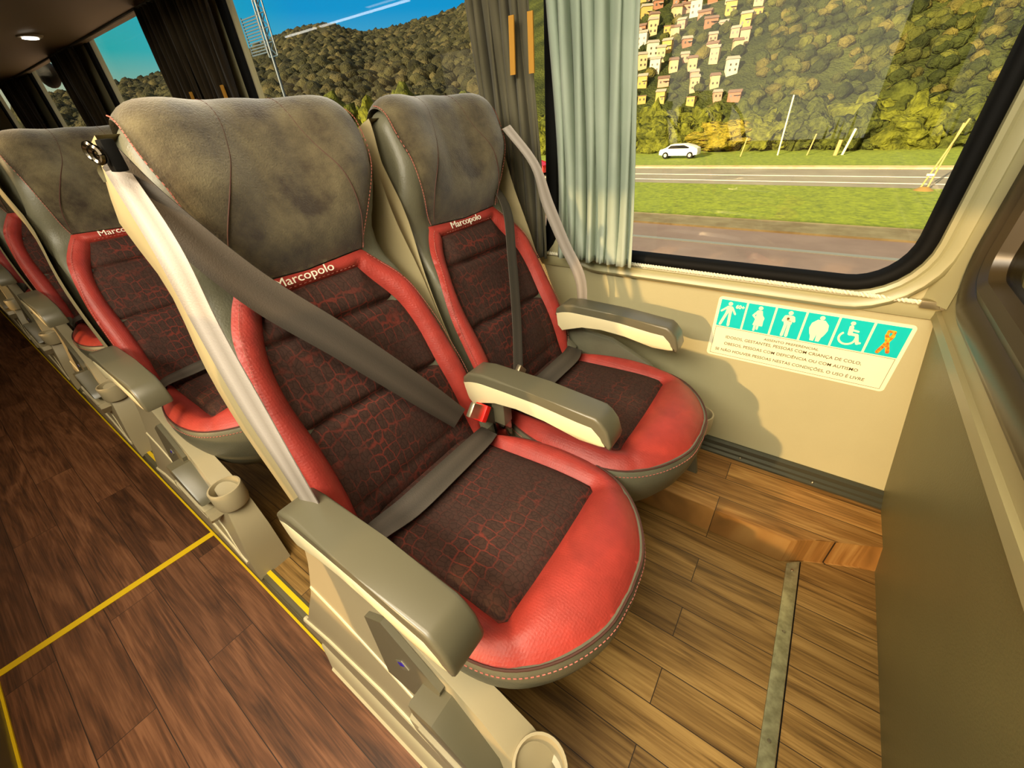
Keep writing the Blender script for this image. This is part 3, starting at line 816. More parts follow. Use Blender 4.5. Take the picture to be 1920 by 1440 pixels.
# lower ledge of the window with the twisted cord
prof = [(WY, .655), (WY-.010, .660), (WY-.016, .675), (WY-.014, .692), (WY-.006, .700), (WY, .700)]
struct(prism('trim_2', prof, 'x', -8.5, .30, M_FRAME))
bm = bmesh.new()
for s in (0, math.pi):
    pts = []
    for k in range(700):
        x = -.72+.99*k/699; a = s+x*2*math.pi/.016
        pts.append((x, WY-.020+.0028*math.cos(a), .703-.012*(x+.72)/.99*.3+.0028*math.sin(a)))
    bm_tube(bm, pts, .0030, 5)
c = from_bm('twisted_cord', bm, mat('white_cord', 'e8e2c8', .7)); tag(c, 'white twisted cord lying along the ledge under the front window', 'cord')
cb = empty('cord_clip', (.27, WY-.02, .698)); tag(cb, 'metal end clip holding the white cord at the wall corner', 'clip')
box('clip_body', (0, 0, 0), (.05, .018, .018), M_METAL, cb, bev=.004)
bm = bmesh.new(); bmesh.ops.create_cone(bm, cap_ends=True, segments=16, radius1=.010, radius2=.008, depth=.008, matrix=Matrix.Translation((.014, -.008, .002)) @ Matrix.Rotation(R(90), 4, 'X')); from_bm('screw', bm, M_METAL, cb)
# dark extrusion along the foot of the wall
M_ALU = mat('dark_aluminium', '4d4d3e', .3, metal=.5)
prism('trim_3', [(WY, .100), (WY-.030, .100), (WY-.030, .106), (WY-.022, .112), (WY-.022, .120), (WY-.014, .126), (WY-.014, .140), (WY-.006, .146), (WY, .146)], 'x', -8.5, .40, M_ALU)['kind'] = 'structure'
for x in (-.75, .02, .22): 
    bm = bmesh.new(); bmesh.ops.create_uvsphere(bm, u_segments=10, v_segments=6, radius=.004, matrix=Matrix.Translation((x, WY-.026, .113)))
    o = from_bm('trim_screw', bm, M_METAL); tag(o, ['small screw head on dark wall-foot trim behind the window seat', 'small screw head on dark wall-foot trim beside the wall cup holder', 'small screw head on dark wall-foot trim nearer the partition'][[-.75, .02, .22].index(x)], 'screw')

# ------------------------------------------------------------------ partition in front of the seats
def px(z): return .405-.125*min(z, .70)/.70
def lean(v): return (v.x+px(v.z)-.36, v.y, v.z)
bm = bmesh.new()
ys = np.linspace(-1.60, WY, 26); zs = [-.12, 0, .1, .2, .3, .4, .5, .6, .672]
g = {}
for i, y in enumerate(ys):
    for j, z in enumerate(zs): g[i, j] = (bm.verts.new((px(z), y, z)), bm.verts.new((px(z)+.03, y, z)))
for i in range(len(ys)-1):
    for j in range(len(zs)-1):
        for s in (0, 1): bm.faces.new([g[a, b][s] for a, b in ((i, j), (i+1, j), (i+1, j+1), (i, j+1))])
for i in range(len(ys)-1):
    for j in (0, len(zs)-1): bm.faces.new([g[i, j][0], g[i+1, j][0], g[i+1, j][1], g[i, j][1]])
for j in range(len(zs)-1):
    for i in (0, len(ys)-1): bm.faces.new([g[i, j][0], g[i, j+1][0], g[i, j+1][1], g[i, j][1]])
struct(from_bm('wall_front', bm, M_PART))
struct(prism('trim_4', [(px(.67)-.008, .662), (px(.67)-.008, .682), (px(.67)+.05, .700), (px(.67)+.05, .662)], 'y', -1.6, WY, M_PART2, bev=.003))
# upper part: slanted plate with a rounded dark window
def up(v): return (v.x, v.y, v.z)
hole = rrect(-1.0, 1.105, .760, 1.70, [.09, .05, .05, .05])
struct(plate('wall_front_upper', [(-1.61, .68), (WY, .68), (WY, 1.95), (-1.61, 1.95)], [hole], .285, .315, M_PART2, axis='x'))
def ring_x(name, path, prof, x, m, parent):
    n_ = len(path); V = []; F = []; P = [np.array(p, float) for p in path]
    for i in range(n_):
        a, b = P[i-1], P[(i+1) % n_]; t = (b-a)/np.linalg.norm(b-a); nn = np.array((t[1], -t[0]))
        for (o_, d_) in prof: q = P[i]+nn*o_; V.append((x-d_, q[0], q[1]))
    k = len(prof)
    for i in range(n_):
        for j in range(k-1): a = i*k+j; b = ((i+1) % n_)*k+j; F.append((a, a+1, b+1, b))
    bm = bmesh.new(); vs = [bm.verts.new(v) for v in V]
    for f in F: bm.faces.new([vs[q] for q in f])
    return from_bm(name, bm, m, parent, sharp=50)
w = empty('window_6'); struct(w)
ring_x('rubber_gasket', hole, [(-.05, -.02), (-.045, .004), (-.03, .012), (-.012, .004), (0, .012), (.02, .018), (.034, .012), (.038, 0)], .285, M_DKFR, w)
box('window_glass', (.303, .052, 1.230), (.004, 2.03, .90), glass_mat('dark_glass', (.20, .19, .12), 1.6), w)
# corner post between side window and partition
struct(prism('trim_5', [(.250, WY-.001), (.284, WY-.050), (.284, WY)], 'z', .70, 1.95, M_FRAME, bev=.002))

# ------------------------------------------------------------------ ceiling, rack, other side
M_CEIL = mat('dark_brown_lining', '2c2417', .7, bump=.2)
M_RACK = mat('rack_lining', '5c4f38', .6)
struct(prism('ceiling', [(-1.66, 1.78), (-1.15, 1.93), (.80, 1.93), (1.26, 1.78), (1.26, 1.74), (.78, 1.90), (-1.13, 1.90), (-1.66, 1.74)], 'x', -9, .45, M_CEIL))
rk = prism('luggage_rack', [(WY-.002, 1.655), (WY-.002, 1.69), (.62, 1.70), (.60, 1.62), (.63, 1.60), (.98, 1.635)], 'x', -8.8, .28, M_RACK, bev=.004)
tag(rk, 'dark luggage rack running above the windows along the ceiling', 'luggage rack')
rk2 = prism('luggage_rack', [(-1.50, 1.77), (-1.02, 1.79), (-1.00, 1.74), (-1.03, 1.72), (-1.38, 1.74)], 'x', -8.8, .28, M_RACK, bev=.004)
tag(rk2, 'luggage rack on the opposite side above the aisle', 'luggage rack')
lp = empty('reading_lamp', (-3.75, .86, 1.617)); tag(lp, 'small bright reading lamp in the dark rack at upper left', 'lamp')
bm = bmesh.new(); bmesh.ops.create_cone(bm, cap_ends=True, segments=20, radius1=.05, radius2=.06, depth=.01); from_bm('bezel', bm, M_RACK, lp)
bm = bmesh.new(); bmesh.ops.create_cone(bm, cap_ends=True, segments=20, radius1=.035, radius2=.03, depth=.008, matrix=Matrix.Translation((0, 0, -.006))); from_bm('lens', bm, mat('lamp_white', (1, .93, .75), .3, emit=9), lp)
# ceiling light diffusers whose strips mirror in the window glass
M_LED = mat('led_diffuser', (1, .97, .90), .3, emit=5)
for k, (x0, x1) in enumerate([(-4.85, -4.32), (-4.25, -3.05)]):
    o = box('ceiling_light', ((x0+x1)/2, -.585, 1.893), (x1-x0, .018, .012), M_LED); tag(o, ['short white ceiling light strip over the opposite seats', 'long white ceiling light strip over the opposite seats'][k], 'light', 'ceiling strips')
o = box('ceiling_light', (-.30, -.80, 1.822), (1.34, .44, .02), mat('fill_light_housing', '8a8470', .5), bev=.004, rot=Matrix.Rotation(R(48), 3, 'X')); tag(o, 'added housing of the tilted fill light over the opposite front seats', 'light')  # box added as a body for the made-up tilted fill light
for k, x in enumerate((0, -2.4)):
    o = box('ceiling_light', (x, -.15, 1.885), (1.6, .30, .03), mat('aisle_diffuser', (1, .9, .7), .4, emit=.6)); tag(o, ['broad ceiling diffuser above the front aisle', 'broad ceiling diffuser above the rear aisle'][k], 'light')
OY = -1.61
OW = [(-1.95, .10), (-3.75, -2.15), (-5.9, -4.1), (-8.0, -6.3)]
OH = [rrect(a, b, .735, 1.75, .06) for a, b in OW]
struct(plate('wall_right', [(-9, -.15), (.62, -.15), (.62, 1.76), (-9, 1.76)], OH, OY-.045, OY, M_WALL))
M_TINT = glass_mat('tinted_glass', (.44, .39, .32), 1.0)
for k, (a, b) in enumerate(OW):
    w = empty('window_%d' % (k+7)); struct(w)
    box('window_glass', ((a+b)/2, OY-.030, 1.243), (b-a+.02, .004, 1.03), M_TINT, w)
    sweep_ring('rubber_gasket', OH[k], [(-.006, -.012), (-.006, -.006), (.004, -.010), (.030, -.010), (.036, 0)], OY, M_BLACK, w)
struct(box('wall_rear', (-9.02, -.2, .9), (.04, 2.9, 2.1), M_CEIL))

# ------------------------------------------------------------------ curtains
def curtain_mat(name, c, c2):
    m = mat(name, c, .8, bump=.15, bscale=500, col2=c2, vscale=3, sheen=.2, spec=.15)
    nt = m.node_tree; b = nt.nodes['Principled BSDF']; out = nt.nodes['Material Output']
    tr = nt.nodes.new('ShaderNodeBsdfTranslucent'); mx = nt.nodes.new('ShaderNodeMixShader'); mx.inputs[0].default_value = .42
    src = b.inputs['Base Color'].links[0].from_socket; nt.links.new(src, tr.inputs[0])
    nt.links.new(b.outputs[0], mx.inputs[1]); nt.links.new(tr.outputs[0], mx.inputs[2]); nt.links.new(mx.outputs[0], out.inputs[0])
    return m
def curtain(name, xt0, xt1, xb0, xb1, zt, zb, y, folds, m, label, amp=.016, seed=0, bulge=0, hem=True, side=1):
    rnd = random.Random(seed); NX = folds*10; NZ = 46
    ph = [rnd.uniform(-.9, .9) for _ in range(folds+2)]; am = [rnd.uniform(.45, 1.35) for _ in range(folds+2)]
    V = []; F = []
    root = empty(name); tag(root, label, 'curtain')
    for j in range(NZ+1):
        v = j/NZ; z = zt+(zb-zt)*v
        for i in range(NX+1):
            u = i/NX; f = u*folds; k = int(f); fr = f-k
            w = am[k]*(1-fr)+am[min(k+1, folds+1)]*fr; p = ph[k]*(1-fr)+ph[k+1]*fr
            s = sstep(v, 0, 1)
            uu = u+.25/folds*math.sin(f*2*math.pi+p)
            a = xt0+(xt1-xt0)*uu; b = xb0+(xb1-xb0)*uu
            mid = math.sin(math.pi*v)*bulge*(u-.5)
            x = a+(b-a)*s+mid
            yy = y-amp*w*math.sin(f*2*math.pi+p+.5*math.sin(v*3+p)) - .006*math.sin(f*4.3+v*7+p)
            if hem and v > .90: yy += .006*math.sin(f*2*math.pi*3.3)*(v-.90)*10
            V.append((x, yy*side, z+.004*math.sin(f*6.1)*v))
    for j in range(NZ):
        for i in range(NX): a = j*(NX+1)+i; F.append((a, a+1, a+NX+2, a+NX+1))
    o = mk('curtain_cloth', V, F, m, root)
    md = o.modifiers.new('thick', 'SOLIDIFY'); md.thickness = .0015
    return root
M_CT = curtain_mat('blue_green_curtain', 'd2dccb', 'bccab8')
M_CT2 = curtain_mat('grey_olive_curtain', '857f68', '6c6752')
M_CT3 = curtain_mat('brown_curtain', '473c29', '33291b')
M_TAB = mat('mustard_tab', 'b88428', .7)
CY = 1.135
c1 = curtain('window_curtain', -.690, -.436, -.635, -.400, 1.64, .712, CY, 7, M_CT, 'blue-green pleated curtain hanging at the left edge of the front window', seed=3, bulge=-.02)
c2 = curtain('window_curtain', -.935, -.735, -.88, -.690, 1.64, .70, CY+.01, 7, M_CT2, 'grey-olive pleated curtain hanging beside the blue-green one', seed=5, amp=.012, bulge=.0)
for root, pts in ((c2, [(-.757, 1.306), (-.760, 1.188)]), (c1, [(-.701, 1.306), (-.701, 1.186)])):
    (xa, za), (xb, zb) = pts
    prism('velcro_tab', [(xa-.008, za), (xa+.008, za), (xb+.008, zb), (xb-.008, zb)], 'y', CY-.030, CY-.026, M_TAB, root)
for k, (xa, xb, mm, lb) in enumerate([(-2.62, -2.30, M_CT3, 'dark brown curtain bunched at the pillar above the nearest headrest'), (-2.98, -2.64, M_CT3, 'darker curtain half of the pillar bunch, on the side of the third window'),
                                  (-4.75, -4.18, M_CT3, 'dark curtain at the third window pillar, above the second headrest'), (-6.75, -5.95, M_CT3, 'dark curtain at the far left pillar')]):
    c = curtain('window_curtain', xa, xb, xa+.02, xb-.01, 1.64, .70, CY, 7, mm, lb, seed=11+k)
    if k < 2:
        x = (-2.36, -2.70)[k]
        prism('velcro_tab', [(x-.012, 1.295), (x+.012, 1.295), (x+.014, 1.14), (x-.010, 1.14)], 'y', CY-.032, CY-.026, M_TAB, c)
bm = bmesh.new(); bm_tube(bm, [(-8.6, CY, 1.645), (.25, CY, 1.645)], .008, 8); cr = from_bm('curtain_rail', bm, M_GPD); tag(cr, 'curtain rail above the side windows under the rack', 'rail')
M_CTO = curtain_mat('beige_curtain', 'cdbb86', 'b5a26e')
for k, (xa, xb) in enumerate([(-2.15, -1.85), (-.11, .12), (-4.30, -3.62), (-6.0, -4.9), (-8.0, -6.9)]):
    curtain('window_curtain', xa, xb, xa, xb, 1.72, .72, -OY-.06, 8, M_CTO, 
            ['bunched beige curtain at the pillar behind the opposite front window', 'narrow beige curtain at the opposite front window beside the partition', 'beige curtain between second and third opposite windows', 'wide beige curtain at the opposite third window', 'beige curtain at the opposite rear window'][k], seed=30+k, side=-1)

# ------------------------------------------------------------------ priority seat sticker
def sticker():
    W, H = .425, .186; x0, z0 = -.157, .452
    root = empty('priority_seat_sticker', (x0, WY, z0)); tag(root, 'white and turquoise priority seating sticker with six pictograms and printed text on the wall', 'sticker')
    M_CR = mat('sticker_white', 'f2ecc8', .4); M_TQ = mat('sticker_turquoise', '00c0c4', .4); M_TX = mat('sticker_text', '5e4a22', .6)
    def P(name, poly, d0, d1, m, par=root): return prism(name, poly, 'y', -d0, -d1, m, par)
    base = P('sticker_base', rrect(0, W, 0, H, .010), 0.0005, .0015, M_CR)
    iw = (W-.016-.005*5)/6; ih = .080; iz = H-.008-ih
    # thin border line of the text box
    t = .0009
    bx0, bx1, bz0, bz1 = .009, W-.009, .007, iz-.003
    plate('text_border', [(bx0, bz0), (bx1, bz0), (bx1, bz1), (bx0, bz1)], [[(bx0+t, bz0+t), (bx1-t, bz0+t), (bx1-t, bz1-t), (bx0+t, bz1-t)]], -.0016, -.0019, M_TX, base)
    def circ(cx, cz, r, n=20): return [(cx+r*math.cos(2*math.pi*k/n), cz+r*math.sin(2*math.pi*k/n)) for k in range(n)]
    def bar(ax, az, bx, bz, w):
        d = Vector((bx-ax, bz-az)).normalized(); n_ = Vector((-d.y, d.x))*w/2
        out = []
        for s, c in ((1, (bx, bz)), (-1, (ax, az))):
            for k in range(7):
                a = math.atan2(n_.y, n_.x)-(math.pi*k/6) if s > 0 else math.atan2(-n_.y, -n_.x)-(math.pi*k/6)
                out.append((c[0]+w/2*math.cos(a), c[1]+w/2*math.sin(a)))
        return out[::-1]
    for k in range(6):
        ix = .008+k*(iw+.005); cx = ix+iw/2
        tile = P('pictogram_tile', [(ix, iz), (ix+iw, iz), (ix+iw, iz+ih), (ix, iz+ih)], .0015, .0020, M_TQ, base)
        cnt = [0]
        def sh(poly, m=M_CR, d=.0020): cnt[0] += 1; P('pictogram', [(cx+a*.001, iz+.040+b*.001) for a, b in poly], d, d+.0005+cnt[0]*.00004, m, tile)
        if k == 0:
            for pl in (circ(-7, 30, 5.5), [(-13, 23), (-1, 23), (1, 4), (-15, 4)], bar(-12, 20, -26, 6, 5), bar(-1, 20, 10, 2, 5), bar(-11, 4, -22, -34, 7), bar(-3, 4, -1, -34, 7)): sh(pl)
            text_mesh('pictogram_text', '60+', .014, M_CR, tile, (cx+.0185, -.0024, iz+.064), (1, 0, 0), (0, 0, 1), bold=.0006)
        elif k == 1:
            for pl in (circ(-1, 31, 5.5), [(-7, 24), (5, 24), (8, 12), (14, 4), (13, -6), (14, -20), (-10, -20), (-7, 0)], bar(-6, 20, -14, 8, 5), bar(-14, 8, -6, 0, 5), bar(-4, -18, -4, -35, 5), bar(3, -18, 3, -30, 5)): sh(pl)
        elif k == 2:
            for pl in (circ(0, 31, 5.5), [(-8, 24), (8, 24), (9, 0), (-9, 0)], bar(-9, 20, -12, 8, 6), bar(-12, 8, 6, 6, 6), bar(9, 20, 12, 10, 6), bar(-4, 0, -5, -34, 7), bar(4, 0, 5, -34, 7)): sh(pl)
            for pl in (circ(-2, 15, 3.2), bar(-4, 11, 6, 8, 1.2)): sh(pl, M_TX, .0025)
        elif k == 3:
            for pl in (circ(0, 31, 5.5), [(-8, 25), (8, 25), (18, 14), (20, 0), (16, -14), (12, -22), (10, -34), (2, -34), (0, -12), (-2, -34), (-10, -34), (-12, -22), (-16, -14), (-20, 0), (-18, 14)]): sh(pl)
        elif k == 4:
            for pl in (circ(-6, 30, 5), bar(-6, 20, -4, 2, 9), bar(-4, 2, 10, 1, 7), bar(-4, 13, 10, 11, 4.5), bar(10, 1, 17, -20, 7), bar(17, -20, 22, -18, 5)): sh(pl)
            arc = [(-6+19*math.cos(a), -10+19*math.sin(a)) for a in np.linspace(R(130), R(372), 26)]
            arc += [(-6+14.5*math.cos(a), -10+14.5*math.sin(a)) for a in np.linspace(R(372), R(130), 26)]
            sh(arc)
        else:
            mp_ = mat('puzzle_print', 'd8431c', .5, col2='e8c020', vscale=160)
            for pl in (bar(-8, -32, 6, 14, 8), bar(10, -28, -5, 14, 8), bar(-5, 14, -5, 24, 6), bar(6, 14, 6, 24, 6), bar(-5, 25, 6, 25, 6)): sh(pl, mp_)
    cx = W*.472
    for s, z, sz in (('ASSENTO PREFERENCIAL', .081, .0095), ('IDOSOS, GESTANTES, PESSOAS COM CRIANÇA DE COLO,', .066, .0122), ('OBESOS, PESSOAS COM DEFICIÊNCIA OU COM AUTISMO', .045, .0122), ('SE NÃO HOUVER PESSOAS NESTAS CONDIÇÕES, O USO É LIVRE', .023, .0122)):
        o = text_mesh('printed_line', s, sz, M_TX, base, (cx, -.0021, z), (1, 0, 0), (0, 0, 1), extrude=.0002, bold=.00006)
        wd = max(v.co.x for v in o.data.vertices)-min(v.co.x for v in o.data.vertices)
        tgt = {.081: .128, .066: .318, .045: .318, .023: .358}[z]
        for v in o.data.vertices: v.co.x = cx+(v.co.x-cx)*tgt/wd
sticker()

# ------------------------------------------------------------------ outside
GZ = -1.40
M_ROADP = mat('pinkish_road', 'd6b096', .8, col2='c4a088', vscale=.8)
M_ASPH = mat('asphalt', '958b76', .8, col2='857b68', vscale=.7)
M_KERB = mat('pale_kerb', 'd8bd84', .8, col2='b89a66', vscale=2)
M_GRASS = mat('grass', '8e9a14', .9, col2='5c6a0e', vscale=7, detail=8)
M_LINE = mat('road_paint', 'cfc7b0', .7)
def strip(name, y0, y1, z0, z1, m, lab=None, cat=None, xs=(-160, 40), kind='structure'):
    bm = bmesh.new(); a, b = xs
    vs = [bm.verts.new(p) for p in ((a, y0, z0), (b, y0, z0), (b, y1, z0), (a, y1, z0), (a, y0, z1), (b, y0, z1), (b, y1, z1), (a, y1, z1))]
    for f in ((0, 3, 2, 1), (4, 5, 6, 7), (0, 1, 5, 4), (1, 2, 6, 5), (2, 3, 7, 6), (3, 0, 4, 7)): bm.faces.new([vs[i] for i in f])
    o = from_bm(name, bm, m, smooth=False)
    if kind: o['kind'] = kind
    if lab: tag(o, lab, cat)
    return o
strip('ground', 44, 420, GZ-1, GZ-.2, M_GRASS, xs=(-500, 300))
strip('road', 1.3, 10.7, GZ-.5, GZ, M_ROADP, 'pinkish near roadway beside the coach', 'road', kind=None)
strip('road_line', 9.35, 9.50, GZ, GZ+.01, M_LINE, 'thin white edge line on the near roadway', 'road marking', kind=None)
strip('kerb', 10.7, 11.7, GZ-.5, GZ+.04, M_KERB, 'pale near kerb in front of the grass median', 'kerb', kind=None)
strip('grass_median', 11.7, 16.9, GZ-.5, GZ+.03, M_GRASS, 'bright green grass median between the two roads', 'grass', kind='stuff')
strip('road', 16.9, 21.3, GZ-.5, GZ, M_ASPH, 'grey far roadway beyond the median', 'road', kind=None)
for y, lb in ((17.9, 'white lane line on the near side of the far roadway'), (19.3, 'white lane line on the far side of the far roadway')):
    strip('road_line', y, y+.09, GZ, GZ+.01, M_LINE, lb, 'road marking', kind=None)
strip('kerb', 21.3, 21.9, GZ-.5, GZ+.05, M_KERB, 'pale far kerb beyond the grey roadway', 'kerb', kind=None)
strip('grass_verge', 21.9, 44, GZ-.5, GZ+.04, M_GRASS, 'green verge between far kerb and bushes', 'grass', kind='stuff')
strip('ground', -60, 1.3, GZ-.55, GZ-.05, M_ASPH, xs=(-160, 40))

def leaf_mat(name, c, c2, sc_=3):
    m = mat(name, c, .9, bump=1.0, bscale=5, col2=c2, vscale=sc_, spec=.1, detail=8)
    for n_ in m.node_tree.nodes:
        if n_.type == 'BUMP': n_.inputs['Distance'].default_value = .25
    return m
M_LF = [leaf_mat('bush_leaves', '68691f', '30330f'), leaf_mat('bush_leaves_dark', '50541d', '22270d'), leaf_mat('bush_leaves_gold', '8c7a26', '555218')]
def blob_mesh(name, seed, sub=3, amp=.28, m=None):
    bm = bmesh.new(); bmesh.ops.create_icosphere(bm, subdivisions=sub, radius=1)
    off = Vector((seed*7.3, seed*3.1, seed*1.7))
    for v in bm.verts:
        n_ = v.co.normalized(); k = mnoise.fractal(n_*1.9+off, .8, 2.1, 4)
        v.co = n_*(1+amp*k*1.6+.16*mnoise.noise(n_*7+off)); v.co.z *= .85
    me = bpy.data.meshes.new(name); bm.to_mesh(me); bm.free(); me.materials.append(m)
    me.polygons.foreach_set('use_smooth', [True]*len(me.polygons)); return me
BL = [blob_mesh('shrub', s, 4, .35, M_LF[s % 2]) for s in range(5)]
BG = blob_mesh('shrub', 9, 4, .35, M_LF[2])
rnd = random.Random(4)
k = 0
for x in np.arange(-26, 12, 1.9):
    for row in range(2):
        y = 29+row*2.6+rnd.uniform(-.6, .6); s = rnd.uniform(1.05, 1.35)*(1+.2*row)
        me = BG if (row == 0 and (-6.2 < x < -3.5)) else BL[rnd.randrange(5)]
        o = bpy.data.objects.new('shrub', me); COL.objects.link(o)
        o.location = (x+rnd.uniform(-.5, .5), y, GZ+s*.55); o.scale = (s*1.15, s, s*(1.0 if me is not BG else .6)); o.rotation_euler = (0, 0, rnd.uniform(0, 6))
        tag(o, 'leafy green shrub in the hedge belt behind the far road' if me is not BG else 'golden yellow-green shrub low in the hedge belt by the lamp post', 'shrub', 'hedge belt shrubs' if me is not BG else 'golden shrubs'); k += 1
# hill terrain in polar coordinates with a tree canopy
RIDGE = [(-90, .05), (-76, .075), (-70.6, .088), (-65, .112), (-60.8, .128), (-57, .150), (-53.8, .158), (-50, .142), (-45.8, .152), (-40, .17), (-32, .24), (-24, .30), (-10, .34), (10, .36), (40, .3), (60, .2)]
def ridge(deg):
    for (a, ra), (b, rb) in zip(RIDGE, RIDGE[1:]):
        if a <= deg <= b: return ra+(rb-ra)*(deg-a)/(b-a)
    return .1
def hill_z(r, deg):
    e = ridge(deg)*170; t = (r-42)/(170-42)
    return GZ+max(0, e)*max(0, t)**.85+.8*mnoise.noise(Vector((r*.03*math.sin(R(deg)), r*.03*math.cos(R(deg)), 0)))*min(1, t*6)
V = []; F = []; angs = np.arange(-90, 61, 1.0); rs = list(np.linspace(42, 176, 40))
for a in angs:
    for r in rs:
        V.append((r*math.sin(R(a)), r*math.cos(R(a)), hill_z(r, a)))
m_ = len(rs)
for i in range(len(angs)-1):
    for j in range(m_-1): q = i*m_+j; F.append((q, q+m_, q+m_+1, q+1))
hill = mk('hill', V, F, leaf_mat('hill_ground', '44481c', '20260e', .25)); hill['kind'] = 'structure'
M_CN = [leaf_mat('canopy', '565622', '232710', .5), leaf_mat('canopy_dark', '3b401c', '191e0b', .5), leaf_mat('canopy_olive', '665c2a', '333214', .5)]
M_RD = [leaf_mat('ridge_leaves', '45422a', '1f1e14', .5), leaf_mat('ridge_leaves_dark', '33321f', '17170f', .5), leaf_mat('ridge_leaves_olive', '524b30', '2b281a', .5)]  # haze over the ridge is put into these greyer, darker leaf colours
def canopy(name, a0, a1, r0, r1, n, smin, smax, seed, label, skip=None, mats=None):
    rnd = random.Random(seed); V = []; F = []; MI = []
    protos = []
    for s in range(4):
        bm = bmesh.new(); bmesh.ops.create_icosphere(bm, subdivisions=2, radius=1)
        for v in bm.verts: v.co *= 1+.45*mnoise.noise(v.co*2.3+Vector((s*5, 0, 0))); v.co.z *= .9
        protos.append((np.array([tuple(v.co) for v in bm.verts]), [[v.index for v in f.verts] for f in bm.faces])); bm.free()
    VV = []; FF = []; base = 0
    for _ in range(n):
        a = rnd.uniform(a0, a1); r = math.sqrt(rnd.uniform(r0*r0, r1*r1)); s = rnd.uniform(smin, smax)*(.5+.5*r/100)
        if skip and skip(a, r) and rnd.random() < .80: continue
        c = np.array((r*math.sin(R(a)), r*math.cos(R(a)), hill_z(r, a)+s*.35)); pv, pf = protos[rnd.randrange(4)]
        VV.append(pv*s*np.array((1, 1, rnd.uniform(.75, 1.15)))+c); FF.append(np.array(pf)+base); base += len(pv); MI += [rnd.choice((0, 0, 1, 1, 2))]*len(pf)
    VV = np.concatenate(VV); FF = np.concatenate(FF)
    me = bpy.data.meshes.new(name); me.vertices.add(len(VV)); me.vertices.foreach_set('co', VV.astype(np.float32).ravel())
    me.loops.add(FF.size); me.loops.foreach_set('vertex_index', FF.astype(np.int32).ravel())
    me.polygons.add(len(FF)); me.polygons.foreach_set('loop_start', np.arange(0, FF.size, 3, dtype=np.int32))
    for k in (mats or M_CN): me.materials.append(k)
    me.polygons.foreach_set('material_index', MI); me.polygons.foreach_set('use_smooth', [True]*len(FF)); me.update()
    o = bpy.data.objects.new(name, me); COL.objects.link(o)
    tag(o, label, 'forest', kind='stuff'); return o
def favela(a, r): return (-27 < a < -8.5 and 44 < r < 92) or (0 < a < 9 and 55 < r < 105)
canopy('hillside_forest', -30, 12, 44, 172, 20000, .4, .85, 1, 'dense green forest covering the hillside behind the houses', favela)
canopy('hillside_forest', -80, -34, 48, 172, 9000, .7, 1.5, 2, 'distant darker forest on the hill ridge seen through the second window', mats=M_RD)
# nearer trees before the left hill
TR = [blob_mesh('tree', 20+s, 4, .4, M_LF[s % 2]) for s in range(3)]
for i in range(11):
    a = -66+i*2.6; r = 34+(i % 2)*3.2; s = rnd.uniform(1.2, 1.7)
    t = empty('tree', (r*math.sin(R(a)), r*math.cos(R(a)), GZ)); tag(t, 'bushy green tree in the belt below the hill, seen through the second window', 'tree', 'trees below the left hill')
    o = bpy.data.objects.new('crown', TR[i % 3]); COL.objects.link(o); o.parent = t; o.location = (0, 0, s*1.55); o.scale = (s*1.1, s*1.1, s*1.15); o.rotation_euler = (0, 0, rnd.uniform(0, 6))
    bm = bmesh.new(); bm_tube(bm, [(0, 0, -.1), (.1, 0, s*1.4)], [.18, .1], 6); from_bm('trunk', bm, mat('bark', '5a4630', .9), t)
# houses on the slope
M_HW = [mat('house_white', 'b5a88e', .8), mat('house_pink', 'a37a62', .8), mat('house_brick', '85583f', .85), mat('house_cream', 'a89068', .8), mat('house_ochre', '9c8040', .8)]
M_HR = [mat('roof_tile', '6e5343', .8), mat('roof_grey', '8f8674', .8)]
M_HWIN = mat('house_window', '3a3226', .5)
def house_mesh(seed):
    rnd = random.Random(seed); bm = bmesh.new(); w = rnd.uniform(1.5, 2.6); d = 1.8; h = rnd.choice((1.0, 1.7, 2.2))
    bm_box(bm, (0, 0, h/2-.5), (w, d, h+1), mi=0)
    if rnd.random() < .55:
        vs = [bm.verts.new(p) for p in ((-w/2-.15, -d/2-.2, h), (w/2+.15, -d/2-.2, h), (w/2+.15, d/2+.1, h), (-w/2-.15, d/2+.1, h), (-w/2-.1, 0, h+.55), (w/2+.1, 0, h+.55))]
        for f in ((0, 1, 5, 4), (2, 3, 4, 5), (0, 4, 3), (1, 2, 5), (0, 3, 2, 1)): bm.faces.new([vs[i] for i in f]).material_index = 1
    else: bm_box(bm, (0, 0, h+.05), (w+.2, d+.2, .12), mi=1)
    for fl in range(int(h/.9)+0 or 1):
        for k in range(2): bm_box(bm, (-w/4+k*w/2, -d/2-.01, .35+fl*.9), (.32, .06, .38), mi=2)
    if rnd.random() < .4: bm_box(bm, (w*.2, -d/2-.25, h*.5), (w*.5, .5, .08), mi=1)
    bmesh.ops.recalc_face_normals(bm, faces=bm.faces[:])
    me = bpy.data.meshes.new('house'); bm.to_mesh(me); bm.free()
    me.materials.append(M_HW[seed % 5]); me.materials.append(M_HR[seed % 2]); me.materials.append(M_HWIN); return me
HM = [house_mesh(s) for s in range(10)]
spots = []
rnd = random.Random(12)
for i in range(4000):
    if len(spots) >= 170: break
    if len(spots) < 135: a = rnd.uniform(-26.5, -9.5); r = rnd.uniform(45, 76 if a < -14 else 64)
    else: a = rnd.uniform(.5, 8.5); r = rnd.uniform(56, 100)
    p = np.array((r*math.sin(R(a)), r*math.cos(R(a))))
    if all(np.linalg.norm(p-q[0]) > 1.35 for q in spots): spots.append((p, a, r))
